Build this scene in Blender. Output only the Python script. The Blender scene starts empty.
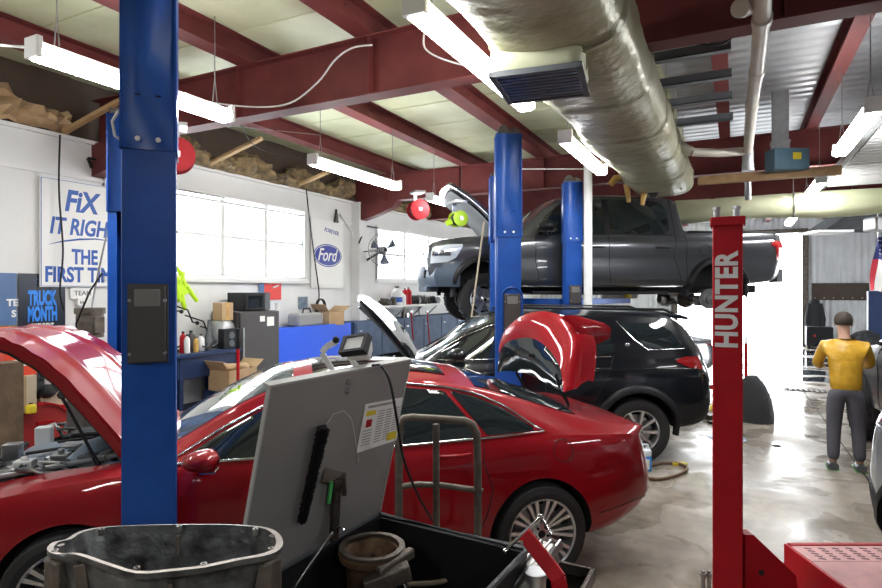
import bpy, bmesh, math, random
from mathutils import Vector, Matrix
R = math.radians
C = bpy.context.scene.collection
random.seed(7)
# ------------------------------------------------------------------ camera frame
F = 580.0; HC = 2.0; HY = 290.0
TH = math.atan(294.0 / F); CT = math.cos(TH); ST = math.sin(TH)
def cw(a, b, z=0.0):            # plan position given right / forward distances from where the photographer stands
    return Vector((a*CT - b*ST, a*ST + b*CT, z))
def P(px, py, d):               # point seen at that place of the photo at depth d
    return cw((px-441)/F*d, d, HC - (py-HY)/F*d)
def PH(px, py, z):              # the same, at a known height
    d = (HC - z)*F/(py-HY); return P(px, py, d)
def WX(px, py, x=-7.5):         # on the plane X = x (along the hall)
    u = (px-441)/F; d = x/(u*CT-ST); return P(px, py, d)
def WY(px, py, y):              # on the plane Y = y (across the hall)
    u = (px-441)/F; d = y/(u*ST+CT); return P(px, py, d)
# ------------------------------------------------------------------ materials
MATS = {}
def mat(name, col, rough=.5, metal=0., coat=0., noise=0., nscale=6., col2=None, bump=0., bscale=40., emit=0., spec=.5, alpha=None, rvar=0.):
    if name in MATS: return MATS[name]
    m = bpy.data.materials.new(name); m.use_nodes = True
    nt = m.node_tree; b = nt.nodes['Principled BSDF']; L = nt.links
    b.inputs['Base Color'].default_value = (*col, 1); b.inputs['Roughness'].default_value = rough
    b.inputs['Metallic'].default_value = metal; b.inputs['Coat Weight'].default_value = coat
    b.inputs['Coat Roughness'].default_value = .03; b.inputs['Specular IOR Level'].default_value = spec
    tc = nt.nodes.new('ShaderNodeTexCoord')
    if noise > 0 or rvar > 0:
        n = nt.nodes.new('ShaderNodeTexNoise'); n.inputs['Scale'].default_value = nscale; n.inputs['Detail'].default_value = 6
        L.new(tc.outputs['Object'], n.inputs['Vector'])
        if noise > 0:
            r = nt.nodes.new('ShaderNodeValToRGB'); e = r.color_ramp.elements
            e[0].position = .5-.5*min(noise*1.2, .35)-.05; e[1].position = .5+.5*min(noise, .35)+.05
            c2 = col2 or tuple(c*(1-noise) for c in col)
            e[0].color = (*c2, 1); e[1].color = (*col, 1)
            L.new(n.outputs['Fac'], r.inputs['Fac']); L.new(r.outputs['Color'], b.inputs['Base Color'])
        if rvar > 0:
            mr = nt.nodes.new('ShaderNodeMapRange'); mr.inputs['From Min'].default_value = .35; mr.inputs['From Max'].default_value = .65
            mr.inputs['To Min'].default_value = rough-rvar; mr.inputs['To Max'].default_value = rough+rvar
            L.new(n.outputs['Fac'], mr.inputs['Value']); L.new(mr.outputs['Result'], b.inputs['Roughness'])
    if bump > 0:
        n2 = nt.nodes.new('ShaderNodeTexNoise'); n2.inputs['Scale'].default_value = bscale; n2.inputs['Detail'].default_value = 4
        bp = nt.nodes.new('ShaderNodeBump'); bp.inputs['Strength'].default_value = bump; bp.inputs['Distance'].default_value = .02
        L.new(tc.outputs['Object'], n2.inputs['Vector']); L.new(n2.outputs['Fac'], bp.inputs['Height']); L.new(bp.outputs['Normal'], b.inputs['Normal'])
    if emit > 0:
        b.inputs['Emission Color'].default_value = (*col, 1); b.inputs['Emission Strength'].default_value = emit
    MATS[name] = m; return m
def M(n): return MATS[n]
mat('red_paint', (.27, .0005, .006), .45, .15, .8, spec=.15)
mat('black_paint', (.004, .005, .008), .3, .0, 1.0, spec=.2)
mat('grey_paint', (.085, .09, .10), .28, .65, 1.0)
mat('silver_paint', (.33, .37, .42), .3, .6, 1.0)
mat('tinted_glass', (.012, .018, .020), .03, 0, 1.0)
mat('screen_glass', (.10, .13, .14), .03, 0, 1.0)
mat('chrome', (.75, .76, .78), .12, 1.)
mat('alloy', (.62, .63, .64), .28, .9)
mat('tyre', (.018, .018, .019), .75, bump=.2, bscale=60)
mat('black_plastic', (.010, .010, .012), .5, spec=.3)
mat('black_inner', (.010, .010, .011), .8)
mat('grey_plastic', (.10, .11, .12), .5)
mat('blue_grey_plastic', (.24, .30, .38), .3)
mat('headlamp', (.62, .68, .74), .12, .2, 1.)
mat('post_blue', (.010, .085, .40), .36, .0, .0, noise=.35, nscale=5, col2=(.008, .055, .27), rvar=.06, spec=.35)
mat('lift_red', (.45, .006, .014), .5, noise=.15, nscale=9, spec=.25)
mat('pink_ramp', (.78, .42, .42), .6, noise=.2, nscale=12)
mat('beam_red', (.16, .034, .032), .6, noise=.25, nscale=3, col2=(.11, .022, .022), spec=.3)
mat('white_wall', (.80, .80, .79), .7, noise=.06, nscale=1.5, bump=.15, bscale=25)
mat('white_metal', (.78, .78, .77), .5)
mat('white_paper', (.85, .85, .83), .6)
mat('steel', (.42, .42, .42), .35, .9, noise=.2, nscale=15)
mat('galv', (.42, .43, .44), .42, .6, noise=.3, nscale=10)
mat('lid_grey', (.30, .29, .28), .55, .2, noise=.12, nscale=3, rvar=.05)
mat('lid_edge', (.45, .45, .44), .5, .2)
mat('dirty_steel', (.20, .17, .14), .5, .6, noise=.5, nscale=14, bump=.3)
mat('cast_alu', (.44, .43, .40), .45, .8, noise=.5, nscale=12, col2=(.16, .15, .14), bump=.3, bscale=30)
mat('greasy_metal', (.10, .085, .07), .4, .6, noise=.6, nscale=10, col2=(.035, .03, .025), bump=.4)
mat('rusty', (.22, .13, .07), .6, .3, noise=.6, nscale=18, col2=(.06, .035, .02), bump=.4)
mat('wood', (.48, .30, .14), .65, noise=.35, nscale=7)
mat('old_wood', (.15, .10, .06), .8, noise=.5, nscale=8, bump=.4)
mat('cardboard', (.50, .34, .19), .8, noise=.1)
mat('insul', (.62, .64, .44), .5, noise=.12, nscale=1.2, col2=(.50, .52, .33), bump=.5, bscale=5)
mat('duct_wrap', (.46, .45, .32), .36, .2, noise=.25, nscale=3, col2=(.32, .30, .18), bump=.9, bscale=7)
mat('wool', (.36, .25, .12), .9, noise=.6, nscale=10, col2=(.06, .05, .04), bump=1., bscale=18)
mat('tape_orange', (.70, .42, .10), .5, noise=.4, nscale=12)
mat('pvc', (.62, .58, .50), .4, noise=.15, nscale=4)
mat('bright_blue', (.005, .09, .75), .5)
mat('navy', (.012, .03, .10), .5, noise=.3)
mat('sign_blue', (.02, .10, .42), .5)
mat('ford_blue', (.01, .03, .30), .4)
mat('lime', (.55, .85, .02), .5)
mat('reel_red', (.33, .015, .02), .65, spec=.2)
mat('yellow', (.80, .62, .03), .5)
mat('orange', (.85, .28, .03), .4)
mat('yellow_vinyl', (.75, .42, .03), .35, noise=.35, nscale=9, bump=.5, bscale=12)
mat('jug_blue', (.02, .25, .70), .3)
mat('red_lens', (.26, .01, .012), .12, 0, 1.)
mat('amber_lens', (.85, .25, .02), .15, 0, 1.)
mat('fridge', (.055, .05, .05), .4)
mat('box_grey', (.16, .155, .15), .5)
mat('brown_board', (.07, .045, .03), .6, noise=.2)
mat('lamp', (1., 1., 1.), .5, emit=42.)
mat('lamp_lit', (1., 1., .97), .5, emit=1.2)
mat('dark_cloth', (.03, .032, .035), .8, bump=.5, bscale=30)
mat('bristle', (.012, .012, .013), .9)
mat('rope', (.32, .27, .20), .8)
mat('outside', (.75, .76, .78), .8)
mat('flag_red', (.5, .03, .05), .8)
mat('flag_blue', (.02, .03, .14), .8)
mat('green_fluid', (.1, .6, .15), .3)
mat('poster_sky', (.10, .20, .42), .4, noise=.3, nscale=2)
mat('poster_field', (.35, .25, .12), .5, noise=.5, nscale=20, col2=(.08, .10, .03))
mat('poster_dark', (.012, .018, .035), .3)
mat('poster_blue', (.03, .25, .85), .4)
# concrete floor
def floor_mat():
    m = bpy.data.materials.new('concrete'); m.use_nodes = True; nt = m.node_tree; L = nt.links; b = nt.nodes['Principled BSDF']
    tc = nt.nodes.new('ShaderNodeTexCoord')
    def nz(s, d=8, dist=0.):
        n = nt.nodes.new('ShaderNodeTexNoise'); n.inputs['Scale'].default_value = s; n.inputs['Detail'].default_value = d; n.inputs['Distortion'].default_value = dist
        L.new(tc.outputs['Object'], n.inputs['Vector']); return n
    def ramp(src, stops):
        r = nt.nodes.new('ShaderNodeValToRGB'); e = r.color_ramp.elements
        while len(e) < len(stops): e.new(.5)
        for k, (p, c) in enumerate(stops): e[k].position = p; e[k].color = (*c, 1)
        L.new(src, r.inputs['Fac']); return r
    a = ramp(nz(.8).outputs['Fac'], [(.32, (.26, .225, .18)), (.5, (.37, .325, .27)), (.68, (.47, .42, .36))])
    s = ramp(nz(2.6, 10, .6).outputs['Fac'], [(.28, (.42, .39, .35)), (.58, (1, 1, 1)), (1, (1, 1, 1))])
    g = ramp(nz(9, 10, .2).outputs['Fac'], [(.3, (.72, .70, .66)), (.55, (1, 1, 1)), (.75, (1.25, 1.22, 1.18))])
    mx = nt.nodes.new('ShaderNodeMix'); mx.data_type = 'RGBA'; mx.blend_type = 'MULTIPLY'; mx.inputs[0].default_value = .75
    L.new(a.outputs['Color'], mx.inputs[6]); L.new(s.outputs['Color'], mx.inputs[7])
    m2 = nt.nodes.new('ShaderNodeMix'); m2.data_type = 'RGBA'; m2.blend_type = 'MULTIPLY'; m2.inputs[0].default_value = .8
    L.new(mx.outputs[2], m2.inputs[6]); L.new(g.outputs['Color'], m2.inputs[7])
    L.new(m2.outputs[2], b.inputs['Base Color'])
    rr = ramp(nz(1.3, 6, .5).outputs['Fac'], [(.38, (.10,)*3), (.5, (.30,)*3), (.66, (.48,)*3)])
    L.new(rr.outputs['Color'], b.inputs['Roughness'])
    bp = nt.nodes.new('ShaderNodeBump'); bp.inputs['Strength'].default_value = .12; bp.inputs['Distance'].default_value = .01
    L.new(nz(5, 8).outputs['Fac'], bp.inputs['Height']); L.new(bp.outputs['Normal'], b.inputs['Normal'])
    MATS['concrete'] = m
floor_mat()
def pane_mat():
    m = bpy.data.materials.new('frosted_pane'); m.use_nodes = True; nt = m.node_tree; nt.nodes.clear()
    o = nt.nodes.new('ShaderNodeOutputMaterial'); mx = nt.nodes.new('ShaderNodeMixShader'); t = nt.nodes.new('ShaderNodeBsdfTranslucent'); tr = nt.nodes.new('ShaderNodeBsdfTransparent')
    t.inputs['Color'].default_value = (.9, .93, .95, 1); mx.inputs[0].default_value = .5
    nt.links.new(t.outputs[0], mx.inputs[1]); nt.links.new(tr.outputs[0], mx.inputs[2]); nt.links.new(mx.outputs[0], o.inputs[0]); MATS['frosted_pane'] = m
pane_mat()
def wavy(name, col, axis, scale, strength=.6, rough=.4, metal=.3, noise=0):
    m = mat(name, col, rough, metal, noise=noise, nscale=2); nt = m.node_tree; b = nt.nodes['Principled BSDF']
    tc = nt.nodes.new('ShaderNodeTexCoord'); w = nt.nodes.new('ShaderNodeTexWave'); w.bands_direction = axis; w.inputs['Scale'].default_value = scale
    bp = nt.nodes.new('ShaderNodeBump'); bp.inputs['Strength'].default_value = strength; bp.inputs['Distance'].default_value = .03
    nt.links.new(tc.outputs['Object'], w.inputs['Vector']); nt.links.new(w.outputs['Fac'], bp.inputs['Height']); nt.links.new(bp.outputs['Normal'], b.inputs['Normal'])
wavy('corrugated', (.72, .74, .76), 'X', 1.6, .9, .45, .2, noise=.1)
wavy('dark_sheet', (.16, .16, .17), 'X', 1.6, .9, .6, .0)
wavy('ribbed_roof', (.50, .52, .54), 'Y', 1.3, .6, .35, .5, noise=.15)
# ------------------------------------------------------------------ mesh building
class MB:
    def __init__(s): s.v = []; s.f = []; s.m = []; s.mi = 0
    def mat(s, i): s.mi = i; return s
    def add(s, vs, fs):
        o = len(s.v); s.v += [Vector(v) for v in vs]; s.f += [[o+i for i in f] for f in fs]; s.m += [s.mi]*len(fs); return s
    def box(s, a, b, T=None):
        x0, y0, z0 = a; x1, y1, z1 = b
        vs = [Vector(p) for p in ((x0,y0,z0),(x1,y0,z0),(x1,y1,z0),(x0,y1,z0),(x0,y0,z1),(x1,y0,z1),(x1,y1,z1),(x0,y1,z1))]
        if T is not None: vs = [T @ v for v in vs]
        return s.add(vs, [(0,3,2,1),(4,5,6,7),(0,1,5,4),(1,2,6,5),(2,3,7,6),(3,0,4,7)])
    def bar(s, p, q, w, h, up=(0,0,1)):     # rectangular bar between two points
        p = Vector(p); q = Vector(q); d = (q-p).normalized(); u = Vector(up)
        r = d.cross(u)
        if r.length < 1e-4: r = d.cross(Vector((1,0,0)))
        r.normalize(); u = r.cross(d).normalized()
        c = [(-w/2,-h/2),(w/2,-h/2),(w/2,h/2),(-w/2,h/2)]
        vs = [p+r*a+u*b for a,b in c]+[q+r*a+u*b for a,b in c]
        return s.add(vs, [(3,2,1,0),(4,5,6,7),(0,1,5,4),(1,2,6,5),(2,3,7,6),(3,0,4,7)])
    def tube(s, pts, r, n=8, closed=False):
        pts = [Vector(p) for p in pts]; N = len(pts); rs = r if isinstance(r, (list, tuple)) else [r]*N
        o = len(s.v); prev = None; vs = []
        for i, p in enumerate(pts):
            if closed: d = pts[(i+1) % N]-pts[i-1]
            else: d = pts[min(i+1, N-1)]-pts[max(i-1, 0)]
            d.normalize()
            if prev is None:
                a = Vector((0,0,1)) if abs(d.z) < .9 else Vector((1,0,0)); u = d.cross(a).normalized()
            else:
                u = prev-d*prev.dot(d)
                if u.length < 1e-5: u = d.orthogonal()
                u.normalize()
            prev = u; w = d.cross(u)
            for k in range(n):
                t = 2*math.pi*k/n; vs.append(p+(u*math.cos(t)+w*math.sin(t))*rs[i])
        fs = []
        for i in range(N if closed else N-1):
            j = (i+1) % N
            for k in range(n): fs.append((i*n+k, i*n+(k+1) % n, j*n+(k+1) % n, j*n+k))
        if not closed: fs += [tuple(range(n))[::-1], tuple((N-1)*n+k for k in range(n))]
        return s.add(vs, fs)
    def cyl(s, p, q, r, n=20, r2=None): return s.tube([p, q], [r, r if r2 is None else r2], n)
    def lathe(s, prof, n=32, T=None, a0=0, a1=2*math.pi):   # prof (r, z) about the local z axis
        full = abs(a1-a0-2*math.pi) < 1e-6; na = n if full else n+1; vs = []
        for i in range(na):
            t = a0+(a1-a0)*i/n
            for r, z in prof: vs.append(Vector((r*math.cos(t), r*math.sin(t), z)))
        if T is not None: vs = [T @ v for v in vs]
        m = len(prof); fs = []
        for i in range(n):
            j = (i+1) % na
            for k in range(m-1): fs.append((i*m+k, j*m+k, j*m+k+1, i*m+k+1))
        return s.add(vs, fs)
    def sphere(s, c, r, n=14, sc=(1,1,1)):
        c = Vector(c); pr = [(max(r*math.sin(math.pi*k/n), 1e-4), -r*math.cos(math.pi*k/n)) for k in range(n+1)]
        return s.lathe(pr, n*2, Matrix.Translation(c) @ Matrix.Diagonal((*sc, 1)))
    def prism(s, poly, z0, z1, T=None):
        n = len(poly); vs = [Vector((x,y,z0)) for x,y in poly]+[Vector((x,y,z1)) for x,y in poly]
        if T is not None: vs = [T @ v for v in vs]
        return s.add(vs, [tuple(range(n))[::-1], tuple(range(n, 2*n))]+[(i, (i+1) % n, n+(i+1) % n, n+i) for i in range(n)])
    def grid(s, G, flip=False):              # G[i][j] points
        a = len(G); b = len(G[0]); vs = [p for row in G for p in row]; fs = []
        for i in range(a-1):
            for j in range(b-1):
                f = (i*b+j, (i+1)*b+j, (i+1)*b+j+1, i*b+j+1); fs.append(f[::-1] if flip else f)
        return s.add(vs, fs)
    def thick(s, G, off):                    # a sheet G with thickness vector or function
        a = len(G); b = len(G[0]); G2 = [[Vector(p)+(off(p) if callable(off) else Vector(off)) for p in row] for row in G]
        s.grid(G); s.grid(G2, True)
        bd = [(i, 0) for i in range(a)]+[(a-1, j) for j in range(1, b)]+[(i, b-1) for i in range(a-2, -1, -1)]+[(0, j) for j in range(b-2, 0, -1)]
        n = len(bd); vs = [G[i][j] for i, j in bd]+[G2[i][j] for i, j in bd]
        return s.add(vs, [(k, (k+1) % n, n+(k+1) % n, n+k) for k in range(n)])
    def build(s, name, mats, parent=None, smooth=40, bevel=0, fix=False, seg=2):
        me = bpy.data.meshes.new(name); me.from_pydata([tuple(v) for v in s.v], [], s.f)
        mats = mats if isinstance(mats, (list, tuple)) else [mats]
        for m in mats: me.materials.append(M(m) if isinstance(m, str) else m)
        if len(mats) > 1:
            for p, i in zip(me.polygons, s.m): p.material_index = i
        bm = bmesh.new(); bm.from_mesh(me)
        bmesh.ops.remove_doubles(bm, verts=bm.verts, dist=1e-5)
        if fix: bmesh.ops.recalc_face_normals(bm, faces=bm.faces)
        if smooth:
            for f in bm.faces: f.smooth = True
            for e in bm.edges:
                if len(e.link_faces) == 2: e.smooth = e.calc_face_angle(0) < R(smooth)
        bm.to_mesh(me); bm.free()
        o = bpy.data.objects.new(name, me); C.objects.link(o)
        if parent: o.parent = parent
        if bevel:
            b = o.modifiers.new('bevel', 'BEVEL'); b.width = bevel; b.segments = seg; b.limit_method = 'ANGLE'; b.angle_limit = R(35)
        return o
def tag(o, label=None, cat=None, group=None, kind=None):
    if label: o['label'] = label
    if cat: o['category'] = cat
    if group: o['group'] = group
    if kind: o['kind'] = kind
    return o
def thing(name, label, cat, loc=(0,0,0), rz=0, group=None):
    o = bpy.data.objects.new(name, None); C.objects.link(o); o.location = loc; o.rotation_euler = (0, 0, rz); o.empty_display_size = .1
    return tag(o, label, cat, group)
def struct(o): o['kind'] = 'structure'; return o
def copy_tree(o, parent=None, label=None, group=None):
    c = o.copy(); C.objects.link(c)
    if parent: c.parent = parent
    for ch in list(o.children): copy_tree(ch, c)
    if label: c['label'] = label
    if group: c['group'] = group
    return c
def center(o):                               # put a mesh thing's origin at its base centre
    me = o.data; xs = [v.co for v in me.vertices]
    c = Vector(((min(v.x for v in xs)+max(v.x for v in xs))/2, (min(v.y for v in xs)+max(v.y for v in xs))/2, min(v.z for v in xs)))
    me.transform(Matrix.Translation(-c)); o.location = c; return o
FONT = {}
def text_mesh(name, body, size, mt, parent, T, bold=.0, align='CENTER', ext=.002, shear=0., sx=1., space=1., fit=None):
    cu = bpy.data.curves.new(name, 'FONT'); cu.body = body; cu.size = size; cu.offset = bold; cu.align_x = align; cu.align_y = 'CENTER'
    cu.extrude = ext; cu.shear = shear; cu.resolution_u = 3; cu.space_character = space
    o = bpy.data.objects.new(name, cu); C.objects.link(o); dg = bpy.context.evaluated_depsgraph_get(); dg.update()
    me = bpy.data.meshes.new_from_object(o.evaluated_get(dg)); bpy.data.objects.remove(o)
    if fit: xs = [v.co.x for v in me.vertices]; sx = fit/(max(xs)-min(xs)); me.transform(Matrix.Translation((-(max(xs)+min(xs))/2, 0, 0)))
    me.transform(Matrix.Diagonal((sx, 1, 1, 1))); me.transform(T); me.materials.clear(); me.materials.append(M(mt)); me.name = name
    n = bpy.data.objects.new(name, me); C.objects.link(n); n.parent = parent; return n
def frameT(org, xd, yd):                     # matrix with local x along xd, y along yd
    xd = Vector(xd).normalized(); yd = Vector(yd).normalized(); z = xd.cross(yd).normalized()
    m = Matrix((xd, yd, z)).transposed().to_4x4(); m.translation = Vector(org); return m
def lerp(a, b, t): return a+(b-a)*t
def smooth(t): t = max(0, min(1, t)); return t*t*(3-2*t)
def tab(T, x, k):                            # smooth table lookup (monotone cubic)
    n = len(T)
    if x <= T[0][0]: return T[0][k]
    if x >= T[-1][0]: return T[-1][k]
    for i in range(n-1):
        if T[i][0] <= x <= T[i+1][0]: break
    x0, x1 = T[i][0], T[i+1][0]; h = x1-x0; y0, y1 = T[i][k], T[i+1][k]; d = (y1-y0)/h
    def sl(j):
        if j == 0 or j == n-1: return (T[min(j+1, n-1)][k]-T[max(j-1, 0)][k])/(T[min(j+1, n-1)][0]-T[max(j-1, 0)][0])
        a = (T[j][k]-T[j-1][k])/(T[j][0]-T[j-1][0]); b = (T[j+1][k]-T[j][k])/(T[j+1][0]-T[j][0])
        return 0 if a*b <= 0 else 2*a*b/(a+b)
    m0, m1 = sl(i), sl(i+1); t = (x-x0)/h
    return (2*t**3-3*t*t+1)*y0+(t**3-2*t*t+t)*h*m0+(-2*t**3+3*t*t)*y1+(t**3-t*t)*h*m1
# ================================================================== THE HALL
XL, XR, YB, YF, ZW, ZC = -7.5, 7.6, -5.5, 24.3, 3.92, 4.72
m = MB(); m.box((XL-.2, YB, -.2), (XR+.2, YF+.2, 0)); struct(m.build('floor', 'concrete', smooth=0))
m = MB(); m.box((-30, YF+.2, -.25), (30, 60, -.03)); m.box((-40, YB-25, -.25), (40, YB, -.03)); m.box((-30, YB, -.25), (XL-.2, YF+.2, -.03)); struct(m.build('floor', 'outside', smooth=0))
# ceiling: vinyl faced insulation on the left, bare ribbed sheet toward the right
m = MB()
for k in range(60):
    y0 = YB+k*.5; z = ZC+.012*(k % 2)
    m.box((XL-.2, y0, z), (-.8, y0+.5, z+.05))
struct(m.build('ceiling', 'insul', smooth=0))
m = MB(); m.box((-.8, YB, ZC), (XR+.2, YF+.2, ZC+.05)); struct(m.build('ceiling', 'ribbed_roof', smooth=0))
m = MB(); m.box((XL-.2, YB, ZC+.06), (XR+.2, YF+.2, ZC+.12)); struct(m.build('ceiling', 'galv', smooth=0))
# left wall with its window openings
def wl(px, py): p = WX(px, py, XL); return p.y, p.z
w1a = wl(178, 185)[0]-1.1; w1b = wl(303, 210)[0]; z1a = wl(300, 277)[1]; z1b = wl(303, 212)[1]
w2a = wl(377, 240)[0]; w2b = w2a+3.9; z2a = wl(377, 278)[1]; z2b = wl(377, 228)[1]
w3a, w3b = w2b+2.5, w2b+6
wins = [(w1a, w1b, z1a, z1b), (w2a, w2b, z2a, z2b), (w3a, w3b, z2a, z2b)]
m = MB(); y = YB
for a, b, za, zb in wins:
    m.box((XL-.2, y, 0), (XL, a, ZW)); m.box((XL-.2, a, 0), (XL, b, za)); m.box((XL-.2, a, zb), (XL, b, ZW)); y = b
m.box((XL-.2, y, 0), (XL, YF+.2, ZW)); struct(m.build('wall_left', 'white_wall', smooth=0))
m = MB(); m.box((XL-.2, YB, ZW), (XL-.12, YF+.2, ZC+.06)); struct(m.build('wall_left', 'brown_board', smooth=0))
for k, (a, b, za, zb) in enumerate(wins):
    r = thing('window_%d' % (k+1), None, None, (XL, (a+b)/2, za)); struct(r)
    del_keys = None
    L = b-a; H = zb-za
    f = MB(); t = .07
    for q in ((-L/2-t, -t, L/2+t, .0), (-L/2-t, H, L/2+t, H+t)): f.box((-.03, q[0], q[1]), (.04, q[2], q[3]))
    f.box((-.03, -L/2-t, 0), (.04, -L/2, H)); f.box((-.03, L/2, 0), (.04, L/2+t, H))
    n = 3 if k else 4
    for j in range(1, n): yy = -L/2+L*j/n; f.box((-.09, yy-.045, 0), (-.01, yy+.045, H))
    f.box((-.08, -L/2, H*.48), (-.03, L/2, H*.48+.05))
    f.build('window_frame', 'white_metal', r, bevel=.006)
    g = MB(); g.box((-.10, -L/2, 0), (-.095, L/2, H)); g.build('pane', 'frosted_pane', r)
    s = MB(); s.box((-.05, -L/2-.1, -.13), (.09, L/2+.1, -.07)); s.build('window_sill', 'white_wall', r, bevel=.006)
# far wall with the big open doorway
dxa, dxb, dz = -2.0, 2.15, 4.05
m = MB(); m.box((XL-.2, YF, 0), (dxa, YF+.2, ZC+.06)); m.box((dxa, YF, dz), (dxb, YF+.2, ZC+.06)); m.box((dxb, YF, 0), (XR+.2, YF+.2, ZC+.06))
struct(m.build('wall_far', 'corrugated', smooth=0))
d = thing('door_1', None, None, ((dxa+dxb)/2, YF, 0)); struct(d)
m = MB(); w = (dxb-dxa)/2
m.box((w-.02, -.16, 0), (w+.16, .0, dz)); m.box((-w-.16, -.16, 0), (-w+.02, 0, dz)); m.box((-w-.16, -.16, dz), (w+.16, 0, dz+.14)); m.build('door_frame', 'dirty_steel', d, bevel=.01)
m = MB(); m.box((w+.17, -.12, 0), (w+.26, -.04, dz+.1)); m.box((-w-.26, -.12, 0), (-w-.17, -.04, dz+.1)); m.build('door_track', 'galv', d)
m = MB(); m.box((XR, YB, 0), (XR+.2, 13, ZC)); m.box((XR, 13, 3.6), (XR+.2, 17, ZC)); m.box((XR, 17, 0), (XR+.2, YF+.2, ZC)); struct(m.build('wall_right', 'dark_sheet', smooth=0))
# the wall behind the photographer: one open bay door
m = MB(); xs = [XL-.2, XR+.2]
for k in range(0, 2, 2): m.box((xs[k], YB-.2, 0), (xs[k+1], YB, ZC+.06))
struct(m.build('wall_back', 'dark_sheet', smooth=0))
# rafters
RB, RT = 3.90, 4.48
raf = ['dark red steel roof rafter nearest the camera, running right across the picture top', 'dark red steel roof rafter above the lifted pickup, crossing behind the insulated duct', 'dark red steel rafter deep in the hall beyond the crosswise duct']
for k, yy in enumerate((4.80, 10.6, 13.9)):
    t = thing('roof_rafter', raf[k], 'roof beam', (0, yy, RB))
    x0, x1 = XL+.01, XR-.01
    m = MB(); m.box((x0, -.006, .012), (x1, .006, RT-RB-.012))
    for q in range(9): x = x0+.8+q*1.75; m.box((x, -.09, .012), (x+.012, .09, RT-RB-.012))
    m.build('web', 'beam_red', t)
    m = MB(); m.box((x0, -.10, 0), (x1, .10, .014)); m.build('lower_flange', 'beam_red', t)
    m = MB(); m.box((x0, -.10, RT-RB-.014), (x1, .10, RT-RB)); m.build('upper_flange', 'beam_red', t)
    if k < 2:
        m = MB(); m.prism([(0, 0), (1.15, 0), (1.0, -.14), (.55, -.30), (0, -.42)], -.11, .11, Matrix(((1,0,0,x0),(0,0,-1,0),(0,1,0,0),(0,0,0,1))))
        m.build('haunch', 'beam_red', t)
# purlins
pur = [(-6.5, 'dark red purlin closest to the window wall'), (-4.8, 'second dark red purlin from the window wall'), (-3.22, 'third dark red purlin from the window wall'),
       (-1.7, 'dark red purlin hidden above the long insulated duct'), (-.15, 'dark red purlin crossing above the grey channels right of the duct'), (1.05, 'dark red purlin right of the hanging exhaust pipe'), (2.8, 'dark red purlin above the raised ribbed door'), (4.6, 'dark red purlin second from the right wall'), (6.2, 'dark red purlin closest to the right wall')]
for x, lb in pur:
    m = MB(); y0, y1 = YB, YF
    w = .05 if x < -1 else .035
    m.box((-w*2.2, y0, .0), (w*2.2, y1, .012)); m.box((-.006, y0, .012), (.006, y1, .228)); m.box((-w*2.2, y0, .228), (w*2.2, y1, .24))
    for k in range(40):
        yy = y0+.7*k
        m.cyl((-.02, yy, .07), (.02, yy, .07), .012, 6); m.cyl((-.02, yy+.08, .16), (.02, yy+.08, .16), .012, 6)
    o = m.build('roof_purlin', 'beam_red', smooth=0); o.location = (x, 0, RT); tag(o, lb, 'roof beam')
# torn insulation along the wall top
def crumple(name, y0, y1, lb, mt, seed, h=.42, px=60):
    rnd = random.Random(seed); n = int((y1-y0)/.07); G = []
    for i in range(n+1):
        y = y0+(y1-y0)*i/n; row = []
        for j in range(9):
            t = j/8; a = t*math.pi
            rr = .20+.10*math.sin(i*.9+j)+.11*rnd.random(); hh = h*(.75+.35*math.sin(i*.33+seed)+.25*rnd.random())
            row.append(Vector((XL-.10+.06+rr*math.sin(a)*1.0+.10*(1-t)*0, y+.05*rnd.random(), ZW+.0+hh*(1-math.cos(a))/2)))
        G.append(row)
    m = MB(); m.grid(G); o = m.build(name, mt, smooth=20); return tag(o, lb, 'insulation', kind='stuff')
crumple('torn_insulation', 4.95, 10.2, 'torn brown mineral wool stuffed on the wall top above the first window', 'wool', 3, .36)
crumple('torn_insulation', 10.8, 16.2, 'torn brown mineral wool on the wall top beyond the second rafter', 'wool', 5, .36)
m = MB(); rnd = random.Random(4)
G = [[Vector((XL-.02+.30*rnd.random()*math.sin(j/6*math.pi), 3.05+i*.085, ZW+.02+(.42 if i < 9 else .28)*j/6+.05*rnd.random())) for j in range(7)] for i in range(17)]
m.grid(G); o = m.build('paper_wrap', 'cardboard', smooth=10); center(o); tag(o, 'crumpled brown paper bundle on the wall top at the left edge', 'paper')
# timber braces from the wall to the purlins
for (a, b, lb) in ((WX(64, 132, XL+.12), P(150, 84, 7.2), 'bare timber brace left of the nearest blue post'), (WX(205, 166, XL+.05), WX(262, 138, -6.45), 'orange timber brace over the first window'), (WX(296, 186, XL+.05), WX(328, 172, -6.5), 'short timber brace near the second light')):
    m = MB(); m.bar(a, b, .09, .045); o = m.build('timber_brace', 'wood', smooth=0, bevel=.004); center(o); tag(o, lb, 'timber')
# trims on the left wall: conduit, boxed corner, ledge
m = MB(); m.box((XL, YB, 3.42), (XL+.03, 12.3, 3.46)); struct(m.build('trim_1', 'white_metal'))
m = MB(); m.box((XL, YB, ZW-.03), (XL+.07, YF, ZW+.015)); struct(m.build('trim_2', 'white_wall'))
yc = WX(355, 220, XL).y
m = MB(); m.box((XL, yc-.14, 0), (XL+.22, yc+.14, ZW)); struct(m.build('trim_3', 'white_wall', bevel=.01))
for yy in (WX(350, 250).y, WX(310, 250).y): pass
m = MB(); m.tube([WX(340, 214, XL+.04), WX(352, 232, XL+.04), WX(356, 250, XL+.04)], .02, 6); struct(m.build('trim_4', 'white_metal'))
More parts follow.
